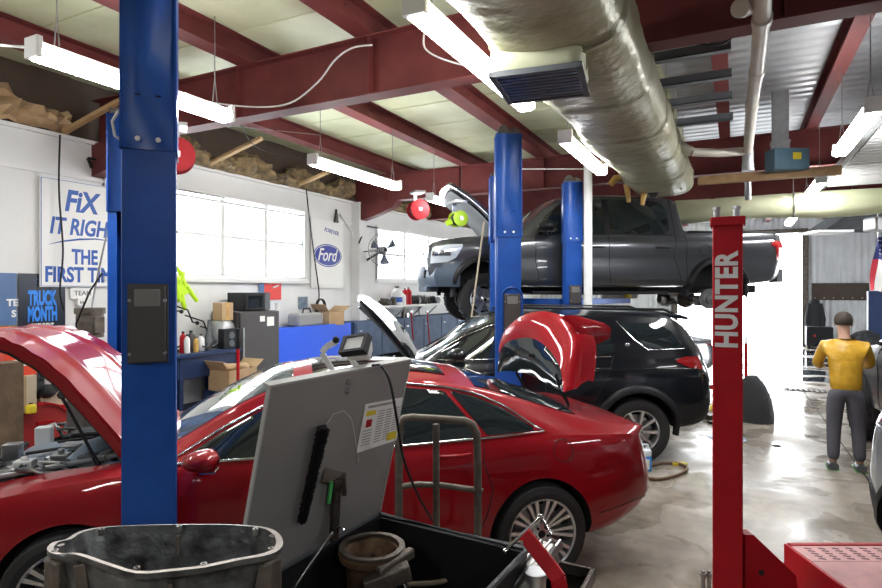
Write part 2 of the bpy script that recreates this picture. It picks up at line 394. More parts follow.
# floor joints and drain
m = MB(); a = PH(812, 403, 0); b = PH(858, 466, 0); dd = (b-a).normalized()
m.bar(a-dd*3.2, b+dd*3, .016, .006); m.bar(PH(810, 403, 0), PH(840, 398, 0)+Vector((2, 0, 0)), .014, .006)
m.box((-7, 12.2, 0), (7, 12.215, .002)); struct(m.build('floor_joint', 'black_inner', smooth=0)); bpy.data.objects['floor_joint'].name = 'trim_5'
t = thing('floor_drain', 'small dark slotted drain grate in the wet floor near the doorway', 'drain', PH(810, 391, 0))
m = MB(); m.box((-.45, -.14, .001), (.45, .14, .012)); m.build('frame', 'dirty_steel', t)
m = MB()
for k in range(9): m.box((-.40+k*.09, -.11, .012), (-.36+k*.09, .11, .018))
m.build('grate', 'black_inner', t)
# puddles near the doorway
rnd = random.Random(11); mt = mat('water', (.10, .13, .17), .02, 0, 1.)
for k, (px, py, r) in enumerate(((800, 372, .9), (770, 362, 1.1), (822, 380, .7), (790, 352, 1.6), (752, 372, .6), (812, 360, .8))):
    c = PH(px, py, 0); n = 26; ph = rnd.random()*6
    pol = [(r*(1.5 if k % 2 else 1)*math.cos(2*math.pi*i/n)*(1+.25*math.sin(3*2*math.pi*i/n+ph)), r*.62*math.sin(2*math.pi*i/n)*(1+.22*math.cos(5*2*math.pi*i/n+ph))) for i in range(n)]
    m = MB(); m.prism(pol, 0, .003); o = m.build('puddle', 'water', smooth=0); o.location = (c.x, c.y, .0005*k+.0005)
    tag(o, ['puddle right of the floor drain', 'wide puddle left of the drain', 'small puddle by the far pickup bumper', 'large puddle just inside the open doorway', 'small puddle behind the red rack post', 'puddle before the corrugated wall'][k]+', reflecting daylight', 'puddle')
# the hanging fluorescent lights
def light(e0, e1, h, lb, ceil=RT, w=.15):
    def at(px, py): return P(px, py, h*F/(HY-py))
    a, b = at(*e0), at(*e1)
    if a.y > b.y: a, b = b, a
    x = (a.x+b.x)/2; L = b.y-a.y
    t = thing('strip_light', lb, 'light', (x, (a.y+b.y)/2, HC+h)); y0, y1 = -L/2, L/2
    m = MB(); m.prism([(-w*.32, .0), (-w*.25, .055), (w*.25, .055), (w*.32, 0)], y0, y1, Matrix(((1,0,0,0),(0,0,1,0),(0,1,0,0),(0,0,0,1)))); m.build('housing', 'white_metal', t, smooth=0, fix=True)
    m = MB(); m.prism([(-w*.5, -.001), (-w*.5, -.045), (-w*.3, -.068), (w*.3, -.068), (w*.5, -.045), (w*.5, -.001)], y0+.015, y1-.015, Matrix(((1,0,0,0),(0,0,1,0),(0,1,0,0),(0,0,0,1)))); m.build('diffuser', 'lamp', t, fix=True)
    for yy in (y0, y1):
        m = MB(); m.box((-w/2, yy-.02, -.06), (w/2, yy+.02, .08)); m.build('end_cap', 'white_metal', t, bevel=.004)
    for yy in (y0+.15, y1-.15):
        m = MB(); m.tube([(-.03, yy, .07), (0, yy, .3), (0, yy, ceil-HC-h)], .005, 5); m.tube([(.03, yy, .07), (0, yy, .3)], .005, 5); m.build('chain', 'steel', t)
    return t
light((30, 50), (231, 115), 1.62, 'strip light at the left, its middle hidden by the nearest blue post')
light((312, 160), (398, 186), 1.62, 'strip light hanging over the window wall beyond the first rafter')
light((433, 197), (462, 208), 1.62, 'far strip light behind the raised pickup hood')
light((416, 4), (526, 104), 1.60, 'brightest strip light, hanging beside the duct grille at the top')
light((562, 138), (604, 170), 1.60, 'strip light alongside the duct above the lifted pickup cab')
light((878, 105), (837, 151), 1.62, 'strip light at the right edge of the picture')
light((824, 179), (803, 199), 1.62, 'second strip light from the right, over the crosswise duct')
light((800, 212), (786, 223), 1.62, 'small far strip light above the doorway')
t0 = bpy.data.objects['strip_light']
for x, y, lb in ((-1.6, -2.0, 'added fill strip light, unseen behind the camera in line with the duct'), (-5.4, 1.0, 'added fill strip light, unseen outside the left edge above the slogan sign'), (2.6, -1.5, 'added fill strip light, unseen behind the camera to the right'), (4.8, 3.4, 'added fill strip light, unseen over the right-hand bays')):  # extra strips out of view, added to brighten the hall and foreground
    c = copy_tree(t0); c.location = (x, y, HC+1.62); c['label'] = lb
# ------------------------------------------------------------------ ducts
def ring(hw, hh, n=28, p=3.2):
    out = []
    for i in range(n):
        t = 2*math.pi*i/n; c, s = math.cos(t), math.sin(t)
        out.append((hw*math.copysign(abs(c)**(2/p), c), hh*math.copysign(abs(s)**(2/p), s)))
    return out
rnd = random.Random(2)
t = thing('insulated_duct', 'long foil wrapped air duct running away under the roof', 'duct', (-1.02, 6.0, HC+1.75))
def wrap(L0, L1, hw, hh, axis='Y', p=3.2, step=.06):
    n = int((L1-L0)/step); G = []
    for i in range(n+1):
        y = L0+(L1-L0)*i/n; band = 1+.015*math.sin(y*5.1)+.012*math.sin(y*2.3); q = abs(((y/1.22) % 1)-.5)*2; pinch = 1-.05*max(0, (q-.86)/.14)
        row = []
        for k, (a, b) in enumerate(ring(hw, hh, 32, p)):
            s = band*pinch*(1+.012*math.sin(k*1.7+y*3)+.008*rnd.uniform(-1, 1)); sag = -.02*math.sin(y*2.6) if b < 0 else 0
            row.append(Vector((a*s, y, b*s+sag)) if axis == 'Y' else Vector((y, a*s, b*s+sag)))
        row.append(row[0].copy()); G.append(row)
    return G
m = MB(); G = wrap(-9, 3.8, .44, .27); m.grid(G, False); m.add(G[-1][:-1], [tuple(range(len(G[-1])-1))]); m.add(G[0][:-1], [tuple(range(len(G[0])-1))]); m.build('wrap', 'duct_wrap', t, smooth=60, fix=True)
for k in range(11):
    y = -8.5+k*1.22
    m = MB(); G = [[Vector((a*1.03, y+dy, b*1.03)) for a, b in ring(.445, .275, 32)+ring(.445, .275, 32)[:1]] for dy in (-.02, .02)]; m.grid(G)
    m.tube([(.3, y, .2), (.3, y, 1.0)], .006, 5); m.build('strap', 'duct_wrap', t)
t = thing('crosswise_duct', 'pale yellow insulated round duct crossing the hall at the back', 'duct', (3.3, 11.7, HC+1.46))
m = MB(); G = wrap(-4.3, 4.2, .22, .215, 'X', 2.2, .08); m.grid(G); m.add(G[-1][:-1], [tuple(range(32))]); m.add(G[0][:-1], [tuple(range(32))]); m.build('wrap', 'insul', t, smooth=60, fix=True)
for x in (-2.4, -.4, 1.6, 3.2):
    m = MB(); m.tube([(x, .24*math.cos(a), .235*math.sin(a)) for a in [2*math.pi*i/20 for i in range(20)]], .012, 5, True); m.tube([(x, 0, .23), (x, 0, .9)], .006, 5); m.build('strap', 'steel', t)
# diffuser box with louvres under the duct
c = P(545, 62, 4.1)
t = thing('ceiling_diffuser', 'square louvred air outlet in a wrapped box under the duct', 'air vent', (-1.16, 3.78, 3.415), R(8))
m = MB(); G = []
for z, s in ((.20, .27), (.16, .295), (.06, .30), (.0, .285), (-.02, .27)): G.append([Vector((a*(1+.02*math.sin(k*2.1+z*30)), b*(1+.02*math.cos(k*1.3+z*30)), z)) for k, (a, b) in enumerate(ring(s, s, 40, 7)+ring(s, s, 40, 7)[:1])])
m.grid(G, True); m.add(G[0][:-1], [tuple(range(40))]); m.build('box', 'insul', t, smooth=50, fix=True)
m = MB()
for a in (0, 90, 180, 270): m.box((-.29, -.29, -.055), (.29, -.255, -.02), Matrix.Rotation(R(a), 4, 'Z'))
m.build('frame', 'grey_plastic', t, bevel=.004)
for k in range(9):
    y = -.23+k*.058
    m = MB(); m.box((-.255, y-.014, -.046), (.255, y+.014, -.034)); m.build('louvre', 'steel', t)
m = MB(); m.box((-.27, -.27, -.02), (.27, .27, -.015)); m.build('back_plate', 'black_inner', t)
# torn end of the duct with loose wrap
tp = P(640, 183, 8.85)
t = thing('torn_duct_end', 'torn orange and foil wrap hanging where the duct ends', 'duct wrap', tp)
m = MB(); rnd = random.Random(9)
pts = [(-.45+.09*k, .05*rnd.random(), .10*math.sin(k*.9)+.03*rnd.random()) for k in range(11)]; m.tube(pts, [.035+.035*rnd.random() for _ in pts], 8); m.tube([(.0, 0, 0), (.06, 0, -.16), (.03, 0, -.34)], [.06, .05, .03], 7); m.tube([(-.2, 0, 0), (-.17, .02, -.28)], [.05, .03], 7); m.build('orange_wrap', 'tape_orange', t, smooth=60)
m = MB(); m.thick([[Vector((-.12+.07*i, .05*math.sin(i), -.02-.05*j+.03*math.sin(i*1.3+j)-(.07 if 3 < i < 6 else 0)*j)) for j in range(3)] for i in range(9)], (0, .02, 0)); m.build('dark_flap', 'black_inner', t, smooth=30)
m = MB(); G = [[Vector((.1+.1*i, -.05+.08*math.sin(j+i), -.15+.1*j+.05*math.sin(i*2))) for j in range(5)] for i in range(6)]; m.thick(G, (0, .015, 0)); m.build('foil_flap', 'duct_wrap', t, smooth=20)
# white exhaust pipe
t = thing('exhaust_pipe', 'off-white exhaust pipe hanging under the roof with an elbow into the duct', 'pipe', (.12, 4, HC+1.72))
q = Vector((.12, 4, HC+1.72)); pe = P(748, 151, 7.0)
a = [P(763, -40, 3.1), P(762, 20, 3.65), P(757, 72, 4.75), P(752, 105, 5.6), pe]
m = MB(); m.tube([p-q for p in a], .052, 16); m.build('long_run', 'pvc', t, smooth=60)
for i in (1, 2, 3):
    d = (a[i+1]-a[i]).normalized(); m = MB(); m.cyl(a[i]-q-d*.06, a[i]-q+d*.06, .060, 16); m.build('coupling', 'pvc', t)
m = MB(); m.cyl(P(757, 6, 3.62)-q, P(742, 8, 3.5)-q, .048, 16); m.cyl(P(744, 8, 3.52)-q, P(740, 8, 3.48)-q, .056, 16); m.build('open_branch', 'pvc', t)
m = MB(); m.cyl(pe-q, pe-q+Vector((0, 0, -.22)), .062, 16); m.cyl(pe-q+Vector((0, 0, -.16)), pe-q+Vector((0, 0, -.24)), .068, 16); m.build('drip_cap', 'galv', t)
b = [pe, P(718, 153, 7.0), P(692, 152, 7.05), P(681, 147, 7.1), P(672, 138, 7.2)]
m = MB(); m.tube([p-q for p in b[:3]], .05, 14); m.build('side_run', 'pvc', t, smooth=60)
m = MB(); m.tube([p-q for p in b[2:]], [.058, .062, .05], 14); m.cyl(b[3]-q, b[4]-q, .07, 12); m.build('elbow', 'pvc', t)
m = MB(); q1 = P(752, 162, 9.5); m.cyl(q1-q, P(752, 180, 9.5)-q, .06, 12); m.tube([P(748, 175, 9.5)-q, P(748, 200, 9.6)-q], .05, 10); m.build('lower_tail', 'galv', t)
# grey steel channels right of the duct
for k, (y0, yr, lb) in enumerate(((62, 45, 'nearest of the four grey steel channels right of the duct'), (89, 73, 'second grey steel channel, counting from the nearest'), (108, 95, 'third grey steel channel, counting from the nearest'), (120, 116, 'farthest of the four grey steel channels'))):
    h = 2.35; ya = P(738, yr, h*F/(HY-yr)); xa = -.78; L = ya.x-.06-xa
    m = MB(); m.box((0, -.05, 0), (L, .05, .01)); m.box((0, -.05, 0), (L, -.04, .09)); m.box((0, .04, 0), (L, .05, .09))
    o = m.build('steel_channel', 'grey_plastic', smooth=0); o.location = (xa, ya.y, HC+h-.04); tag(o, lb, 'steel channel')
# sheet metal drop, blue box, plank
t = thing('duct_drop', 'galvanised rectangular duct dropping from the roof above the blue box', 'duct', P(780, 168, 8.0))
m = MB(); m.box((-.11, -.1, 0), (.11, .1, .34)); m.box((-.12, -.11, .33), (.12, .11, .36)); m.build('lower_section', 'galv', t, bevel=.005)
m = MB(); m.box((-.10, -.09, .36), (.10, .09, 1.12)); m.build('upper_section', 'galv', t, bevel=.005)
m = MB(); m.box((-.16, -.14, 1.08), (.14, .12, 1.10)); m.tube([(-.3, 0, 1.12), (.25, 0, 1.16)], .03, 6); m.build('roof_flashing', 'black_inner', t)
t = thing('control_box', 'faded blue equipment box with a yellow label by the duct drop', 'box', P(789, 171, 7.7), TH)
m = MB(); m.box((-.26, -.12, 0), (.20, .12, .28)); m.build('case', mat('faded_blue', (.10, .20, .27), .5, noise=.3), t, bevel=.01)
m = MB(); m.box((-.02, -.123, .13), (.09, -.12, .22)); m.build('label', 'yellow', t)
m = MB(); m.bar(P(698, 181, 8.4), P(842, 170, 7.5), .09, .12); o = m.build('timber_plank', 'wood', smooth=0, bevel=.005); center(o); tag(o, 'long orange timber plank hanging crosswise under the roof', 'timber')
# raised ribbed overhead door
t = thing('raised_overhead_door', 'white ribbed overhead door rolled up flat under the roof at the right', 'overhead door', (3.4, 9.3, HC+1.76))
for k in range(5):
    y = -2.5+k*1.0; m = MB()
    m.box((-2.0, y+.01, 0), (2.0, y+.98, .05))
    for j in range(6): m.box((-2.0, y+.06+j*.155, -.02), (2.0, y+.13+j*.155, 0))
    m.build('door_panel', 'white_metal', t, bevel=.004)
for x in (-2.06, 2.06): m = MB(); m.box((x-.03, -2.6, -.02), (x+.03, 2.6, .07)); m.build('track', 'galv', t)
for x, y in ((-2, -2.2), (2, -2.2), (-2, 2.2), (2, 2.2)): m = MB(); m.box((x-.015, y-.015, .05), (x+.015, y+.015, .72)); m.build('hanger', 'galv', t)
# loose cables
def cable(name, pts, r, lb, mt='white_metal', cat='cable'):
    out = []; pts = [Vector(p) for p in pts]
    for i in range(len(pts)-1):
        p0 = pts[max(i-1, 0)]; p1 = pts[i]; p2 = pts[i+1]; p3 = pts[min(i+2, len(pts)-1)]
        for k in range(6):
            t = k/6; out.append(.5*((2*p1)+(p2-p0)*t+(2*p0-5*p1+4*p2-p3)*t*t+(3*p1-p0-3*p2+p3)*t**3))
    out.append(pts[-1]); m = MB(); m.tube(out, r, 6); o = m.build(name, mt, smooth=80); center(o); return tag(o, lb, cat)
rd = lambda px, py, y=4.66: WY(px, py, y)
cable('power_cable', [rd(185, 93), rd(210, 102), rd(255, 107), rd(290, 103), rd(318, 82), rd(335, 60), rd(352, 48), rd(372, 45)], .009, 'white cable drooping across the face of the nearest rafter')
cable('power_cable', [rd(424, 34), rd(425, 48), rd(440, 58), rd(470, 66), P(490, 60, 4.2)], .009, 'white cable looping from the rafter to the brightest strip light')
cable('power_cable', [WX(170, 102, -5), WX(235, 120, -6), WX(262, 150, -6.6), WX(330, 160, -6.5)], .008, 'dark cable from the first strip light toward the second one', 'black_plastic')
cable('power_cable', [WX(-10, 44, -4.6), WX(10, 46, -4.6), WX(30, 47, -4.4)], .01, 'grey cable running from the left edge to the first strip light')
cable('power_cable', [WX(60, 135, XL+.1), WX(59, 190, XL+.12), WX(63, 250, XL+.12), WX(60, 290, XL+.12), WX(64, 310, XL+.1)], .012, 'black cord hanging down over the white slogan sign', 'black_plastic')
cable('power_cable', [WX(306, 186, XL+.1), WX(309, 215, XL+.12), WX(315, 262, XL+.12), WX(319, 292, XL+.1), WX(318, 304, XL+.1)], .012, 'dark cord hanging beside the oval logo banner', 'black_plastic')
cable('power_cable', [P(662, 36, 5), P(690, 42, 5), P(712, 45, 5), P(728, 41, 5), P(745, 22, 5)], .010, 'black cable slung between the exhaust pipe and the first rafter', 'black_plastic')
cable('power_cable', [WX(232, 126, -6.4), WX(320, 135, -6.4)], .006, 'thin wire beneath the third purlin', 'steel')
cable('power_cable', [P(521, 169, 8.4), P(584, 169, 8.4)], .006, 'thin white line strung between the two blue posts in the middle')
# ================================================================== LIFTS
def post(a, b, head, lb, joint=2.62, top=3.56, cover=(1.66, 2.03), w=.28, carriage=.3, arms=None, cx=.0, cw_=.155, cface=-1, rim=False):
    t = thing('lift_post', lb, 'vehicle lift', cw(a, b), TH+head)
    h = w/2; D = .12
    m = MB(); m.box((-h, -D, 0), (h, -D+.012, joint+.05)); m.box((-h, -D, 0), (-h+.012, D, joint+.05)); m.box((h-.012, -D, 0), (h, D, joint+.05))
    m.box((-h, D-.012, 0), (-h+.08, D, joint)); m.box((h-.08, D-.012, 0), (h, D, joint)); m.build('column', 'post_blue', t, bevel=.004)
    g = h+.008; E = D+.008
    m = MB(); m.box((-g, -E, joint), (g, -E+.012, top)); m.box((-g, -E, joint), (-g+.012, E, top)); m.box((g-.012, -E, joint), (g, E, top)); m.box((-g, E-.012, joint), (g, E, top)); m.build('extension', 'post_blue', t, bevel=.005)
    for x in (-.045, .045):
        m = MB(); m.cyl((x, -E-.010, joint+.05), (x, -E+.005, joint+.05), .012, 10); m.build('bolt', 'white_metal', t)
    for x in (-.045, .045):
        m = MB(); m.box((x-.012, -E-.001, joint+.26), (x+.012, -E+.002, joint+.268)); m.build('slot', 'black_inner', t)
    m = MB(); m.box((-.22, -.22, 0), (.22, .2, .02)); m.build('base_plate', 'post_blue', t, bevel=.004)
    m = MB(); m.box((-g+.02, -E+.02, top), (g-.02, E-.02, top+.05)); m.cyl((-.05, -.06, top+.06), (-.05, .06, top+.06), .05, 14); m.cyl((.05, -.06, top+.05), (.05, .06, top+.05), .035, 14); m.build('pulley_head', 'greasy_metal', t)
    # lock cover
    y = -D-.001
    z0, z1 = cover; x0 = cx-cw_/2; x1 = cx+cw_/2
    if rim:
        pts = [(x0-.03, y-.01, z0-.03)]+[(cx-(cw_/2+.03)*math.cos(s), y-.01, z1-.02+.10*math.sin(s)) for s in [k*math.pi/10 for k in range(11)]]+[(x1+.03, y-.01, z0-.03)]
        m = MB(); m.tube(pts, .01, 6); m.build('cover_rim', 'post_blue', t)
    m = MB(); m.box((x0, y-.05, z0), (x1, y, z1)); m.box((x0-.012, y-.006, z0-.01), (x1+.012, y, z1+.01)); o = m.build('lock_cover', 'fridge', t, bevel=.014, seg=3)
    m = MB(); m.box((x0+.02, y-.054, z1-.10), (x1-.02, y-.04, z1-.015)); m.build('cover_lid', 'box_grey', o, bevel=.006)
    for sx in (x0+.002, x1-.002):
        for sz in (z0+.04, z1-.07): m = MB(); m.cyl((sx, y-.02, sz), (sx, y-.056, sz), .008, 8); m.build('screw', 'steel', o)
    # carriage inside the channel
    m = MB(); m.box((-h+.02, -.08, carriage), (h-.02, D+.05, carriage+.75)); m.build('carriage', 'greasy_metal', t, bevel=.004)
    for (ax, ay) in (arms or []):
        m = MB(); m.bar((ax*.12, D+.02, carriage+.10), (ax, ay, carriage+.10), .11, .09); q = m.build('lift_arm', 'post_blue', t, bevel=.004)
        m = MB(); m.cyl((ax, ay, carriage+.14), (ax, ay, carriage+.24), .06, 14); m.build('lift_pad', 'yellow', q)
    return t
RH = math.radians(16.05)
pA = post(-1.468, 2.93, R(22), 'large blue lift post nearest the camera, in front of the red car', joint=2.68, top=3.56, cover=(1.655, 2.02), arms=[(-.7, .5)], carriage=.08, w=.232)
tagT = frameT((0.0, -.131, 3.0), (1, 0, 0), (0, 0, 1))
# hose clamp and cable on the left flank of the post
m = MB(); m.tube([(-.125, .0, 2.74), (-.155, -.02, 2.76), (-.16, -.06, 2.82), (-.13, -.1, 2.86)], .008, 6); m.build('white_hose', 'white_metal', pA)
m = MB(); m.tube([(-.122, .08, .2), (-.124, .08, 2.6), (-.13, .08, 2.7)], .008, 6); m.build('hydraulic_line', 'black_plastic', pA)
post(-2.84, 5.3, math.pi, 'blue lift post half hidden behind the nearest blue post', joint=2.7, top=3.58, arms=[(-.6, .5)], carriage=.08)
post(.705, 6.12, 0, 'middle blue lift post between the red car and the black car', joint=2.55, top=3.62, cover=(1.56, 1.95), rim=True, cx=.03, cw_=.15, arms=[(-.6, .62), (.6, .62)], carriage=.08, w=.25)
post(.86, 8.66, math.pi, 'blue lift post tucked behind the middle one, before the pickup wheel', joint=2.7, top=3.68, carriage=.08, w=.26)
post(1.98, 8.78, 0, 'small blue lift post with a grey cover in front of the pickup cab', joint=2.72, top=3.62, cover=(1.80, 2.06), cx=.02, w=.245, arms=[(-1.1, 1.1), (1.2, 1.1)], carriage=1.72)
# chain in the flank of the middle post, prop rods, white conduit
m = MB(); m.bar(P(583.5, 305, 8.6), P(583.5, 165, 8.6), .04, .04); 
p0 = cw((588-441)/F*8.55, 8.55); m = MB(); m.cyl((p0.x, p0.y, 0), (p0.x, p0.y, 3.9), .062, 16); o = m.build('standpipe', 'white_metal', smooth=60); center(o); tag(o, 'white vertical pipe right of the small blue post', 'pipe')
m = MB(); m.cyl(P(467, 352, 8.0), P(484, 222, 8.5), .014, 8); o = m.build('prop_pole', 'rope'); center(o); tag(o, 'thin tan pole leaning beside the pickup front wheel', 'pole')
m = MB(); m.cyl(P(467, 318, 8.3), P(486, 182, 8.4), .012, 8)
# ------------------------------------------------------------------ alignment rack at the right
hx, hz = (727.5-441)/F*3.2, 3.2
t = thing('rack_post', 'red rack post with white vertical lettering', 'vehicle lift', cw(hx, hz), TH-R(26))
top = 2+72/F*3.2; w = .074
m = MB(); m.box((-w, -.07, .02), (w, .07, top-.03)); m.build('column', 'lift_red', t, bevel=.006)
m = MB(); m.box((-w-.012, -.085, top-.05), (w+.012, .085, top)); m.build('top_cap', 'lift_red', t, bevel=.006)
m = MB(); m.box((-.2, -.2, 0), (.2, .2, .02)); m.build('base_plate', 'lift_red', t, bevel=.004)
for x in (-.055, .045):
    m = MB(); m.cyl((x, 0, top), (x, 0, top+.05), .016, 10); m.cyl((x, 0, top+.045), (x, 0, top+.062), .024, 6); m.build('stud', 'galv', t)
zc = 2-(300-290)/F*3.2
text_mesh('lettering', 'HUNTER', .148, 'white_metal', t, frameT((0, -.0715, zc), (0, 0, 1), (-1, 0, 0)), bold=.0055, sx=.86, ext=.001, space=1.06)
# gusset and runway
t = thing('rack_crosstube', 'red rack cross member with a sloping gusset at the foot of the lettered post', 'vehicle lift', cw(hx, hz), TH)
def pl(px, py, d): p = P(px, py, d); q = Matrix.Rotation(-TH, 4, 'Z') @ (p-Vector(cw(hx, hz))); return q
g = [pl(741, 532, 3.2), pl(750, 532, 3.2), pl(792, 572, 3.2), pl(800, 640, 3.2), pl(741, 640, 3.2)]
m = MB(); m.prism([(p.x, p.z) for p in g], -.04, .04, Matrix(((1,0,0,0),(0,0,1,0),(0,1,0,0),(0,0,0,1)))); m.build('gusset', 'lift_red', t, fix=True, bevel=.004)
m = MB(); m.box((.08, -.06, .05), (.95, .06, .20)); m.build('crosstube', 'lift_red', t, bevel=.01)
m = MB(); m.box((.09, -.10, .30), (.20, -.05, .36)); m.build('latch', 'black_plastic', t, bevel=.005)
m = MB(); m.cyl((.165, -.042, .46), (.165, -.03, .46), .016, 12); m.build('hole', 'black_inner', t)
# ramp plate with slots
za, zb = 3.42, 3.05; zt = .50
A = PH(786, 548, zt+.02); B = PH(884, 553, zt+.02)
t = thing('runway_ramp', 'pink-red runway ramp plate with rows of slots at the bottom right', 'ramp', cw(2.05, 3.4, 0), TH)
m = MB(); x0, x1 = 0, 0.66; ya, yb = 0, -.17
m.box((0, -.19, zt-.012), (0.66, .0, zt)); m.build('slotted_plate', 'pink_ramp', t)
m = MB()
for i in range(7):
    for j in range(5):
        x = .06+i*.08+(j % 2)*.0; y = -.03-j*.032; m.bar((x, y, zt+.0006), (x+.035, y-.012, zt+.0006), .012, .002)
m.build('slots', mat('slot_dark', (.10, .01, .015), .6), t, smooth=0)
m = MB(); m.prism([(-.19, zt), (-.19, zt-.16), (-.62, zt-.22), (-.62, zt-.06)], 0.0, 0.66, Matrix(((0,0,1,0),(1,0,0,0),(0,1,0,0),(0,0,0,1)))); m.build('ramp_nose', 'pink_ramp', t, fix=True, bevel=.006)
m = MB(); m.box((.0, .0, zt-.13), (0.66, .035, zt+.006)); m.box((-.02, -.62, zt-.20), (.0, .035, zt+.0)); m.build('side_rail', 'lift_red', t, bevel=.004)
m = MB(); m.box((.1, -.3, 0), (.2, -.1, zt-.16)); m.box((.5, -.3, 0), (.6, -.1, zt-.16)); m.build('support', 'lift_red', t)
# ================================================================== VEHICLES
def arm(name, **k): pass
class Car:
    def __init__(s, T, low, rear, front, crown=2.2, n=110):
        s.T = T; s.low = low; s.rearo = rear; s.fronto = front; s.cr = crown
        s.x0, s.x1 = T[0][0], T[-1][0]
    def g(s, x): return [tab(s.T, x, k) for k in range(1, 7)]     # zb, zs, w, wr, zr, zt
    def side(s, x):                    # ring from the sill up to the roof centre (y, z)
        zb, zs, w, wr, zr, zt = s.g(x); out = [(0.0, zb), (w*.86, zb)]
        for a, b in s.low: out.append((w*b, lerp(zb, zs, a)))
        ys = out[-1][0]
        for k in (.04, .12, .25, .4, .55, .7, .83, .93, 1.0):
            out.append((lerp(ys, wr, k)+ .018*math.sin(math.pi*k)*min(1, (zr-zs)/.3), lerp(zs, zr, k)))
        for k in (.97, .92, .84, .72, .56, .38, .19, 0):
            out.append((wr*k, s.tz(x, k)))
        return out
    def tz(s, x, k): zb, zs, w, wr, zr, zt = s.g(x); return zt-(zt-zr)*abs(k)**s.cr
    def warp(s, x, z, y=0):
        def off(tb, z): return tab(tb, z, 1)
        L = s.x1-s.x0; e = .55
        d = 0
        if x < s.x0+e: d = off(s.rearo, z)*(1-smooth((x-s.x0)/e))
        if x > s.x1-e: d = off(s.fronto, z)*smooth((x-(s.x1-e))/e)
        return x+d
    def sy(s, x, z):                   # half width of the body at that height
        r = s.side(x)
        for (y0, z0), (y1, z1) in zip(r[1:], r[2:]):
            if z0 <= z <= z1 and z1 > z0: return lerp(y0, y1, (z-z0)/(z1-z0))
        return r[-9][0]
    def pt(s, x, z, sgn=1, off=.004): return Vector((s.warp(x, z), sgn*(s.sy(x, z)+off), z))
    def body(s, name, mt, root, wheels, wr, extra=None, bay=None):
        m = MB(); G = []; N = 120
        for i in range(N+1):
            t = i/N; t = t-.035*math.sin(4*math.pi*t)*0
            c = (1-math.cos(math.pi*t))/2; x = s.x0+(s.x1-s.x0)*(.6*t+.4*c)
            h = s.side(x); row = [Vector((s.warp(x, z), y, z)) for y, z in h]+[Vector((s.warp(x, z), -y, z)) for y, z in h[-2:0:-1]]
            row.append(row[0].copy()); G.append(row)
        m.grid(G)
        for e in (0, -1):              # end caps
            row = G[e][:-1]; n = len(row); h = n//2
            for k in range(1, h):
                a, b, c, d = row[k-1], row[k], row[n-k] , row[(n-k+1) % n]
                m.add([a, b, c, d], [(0, 1, 2, 3)] if k > 1 else [(0, 1, 2)])
            m.add([row[h-1], row[h], row[h+1]], [(0, 1, 2)])
        o = m.build(name, [mt, 'black_inner'], None, smooth=32, fix=True)
        cut = MB()
        for x in wheels:
            for sg in (1, -1):
                y0 = sg*(s.g(x)[2]+.2); y1 = sg*(s.g(x)[2]-.34)
                cut.cyl((x, y0, wheels[x]), (x, y1, wheels[x]), wr, 56)
        oc = cut.build('cutter', 'black_inner', None, smooth=0, fix=True)
        cs = [oc]
        if bay:
            b = MB(); b.prism(bay[2], bay[0], bay[1]); cs.append(b.build('cutter', 'black_inner', None, smooth=0, fix=True))
        for c in cs:
            md = o.modifiers.new('cut', 'BOOLEAN'); md.object = c; md.solver = 'EXACT'; md.operation = 'DIFFERENCE'; md.material_mode = 'TRANSFER'
        dg = bpy.context.evaluated_depsgraph_get(); dg.update()
        me = bpy.data.meshes.new_from_object(o.evaluated_get(dg)); o.modifiers.clear(); o.data = me; me.name = name; o.parent = root
        bm = bmesh.new(); bm.from_mesh(me)
        for e in bm.edges:
            if len(e.link_faces) == 2: e.smooth = e.calc_face_angle(0) < R(32) and e.link_faces[0].material_index == e.link_faces[1].material_index
        for f in bm.faces: f.smooth = True
        bm.to_mesh(me); bm.free()
        for c in cs: bpy.data.objects.remove(c)
        return o
    def pane(s, name, mt, root, up, lo, sgn=1, off=.006, n=28, rows=7):
        x0, x1 = min(p[0] for p in up), max(p[0] for p in up); G = []
        def at(L, x):
            L = sorted(L)
            for a, b in zip(L, L[1:]):
                if a[0] <= x <= b[0]: return lerp(a[1], b[1], (x-a[0])/max(b[0]-a[0], 1e-6))
            return L[0][1] if x < L[0][0] else L[-1][1]
        for i in range(n+1):
            x = lerp(x0, x1, i/n); za, zb = at(lo, x), at(up, x); zb = max(zb, za+.002)
            G.append([s.pt(x, lerp(za, zb, j/rows), sgn, off) for j in range(rows+1)])
        m = MB(); m.thick(G, (0, -sgn*.012, 0)); return m.build(name, mt, root, smooth=50, fix=True)
    def line(s, name, mt, root, pts, sgn=1, r=.005, off=.0, closed=False, n=6):
        out = []
        for (xa, za), (xb, zb) in zip(pts, pts[1:]):
            k = max(2, int(math.hypot(xb-xa, zb-za)/.06))
            for q in range(k): out.append(s.pt(lerp(xa, xb, q/k), lerp(za, zb, q/k), sgn, off))
        out.append(s.pt(pts[-1][0], pts[-1][1], sgn, off)); m = MB(); m.tube(out, r, n); return m.build(name, mt, root, smooth=80)
    def toppatch(s, name, mt, root, xa, xb, fr=.93, off=.006, n=16, k=18, bow=.0):
        G = []
        for i in range(n+1):
            row = []
            for j in range(k+1):
                q = lerp(-fr, fr, j/k); x = lerp(xa, xb, i/n)+bow*(1-q*q)*(i/n); row.append(Vector((x, q*s.g(x)[3], s.tz(x, q)+off)))
            G.append(row)
        m = MB(); m.thick(G, (0, 0, -.012)); return m.build(name, mt, root, smooth=50, fix=True)
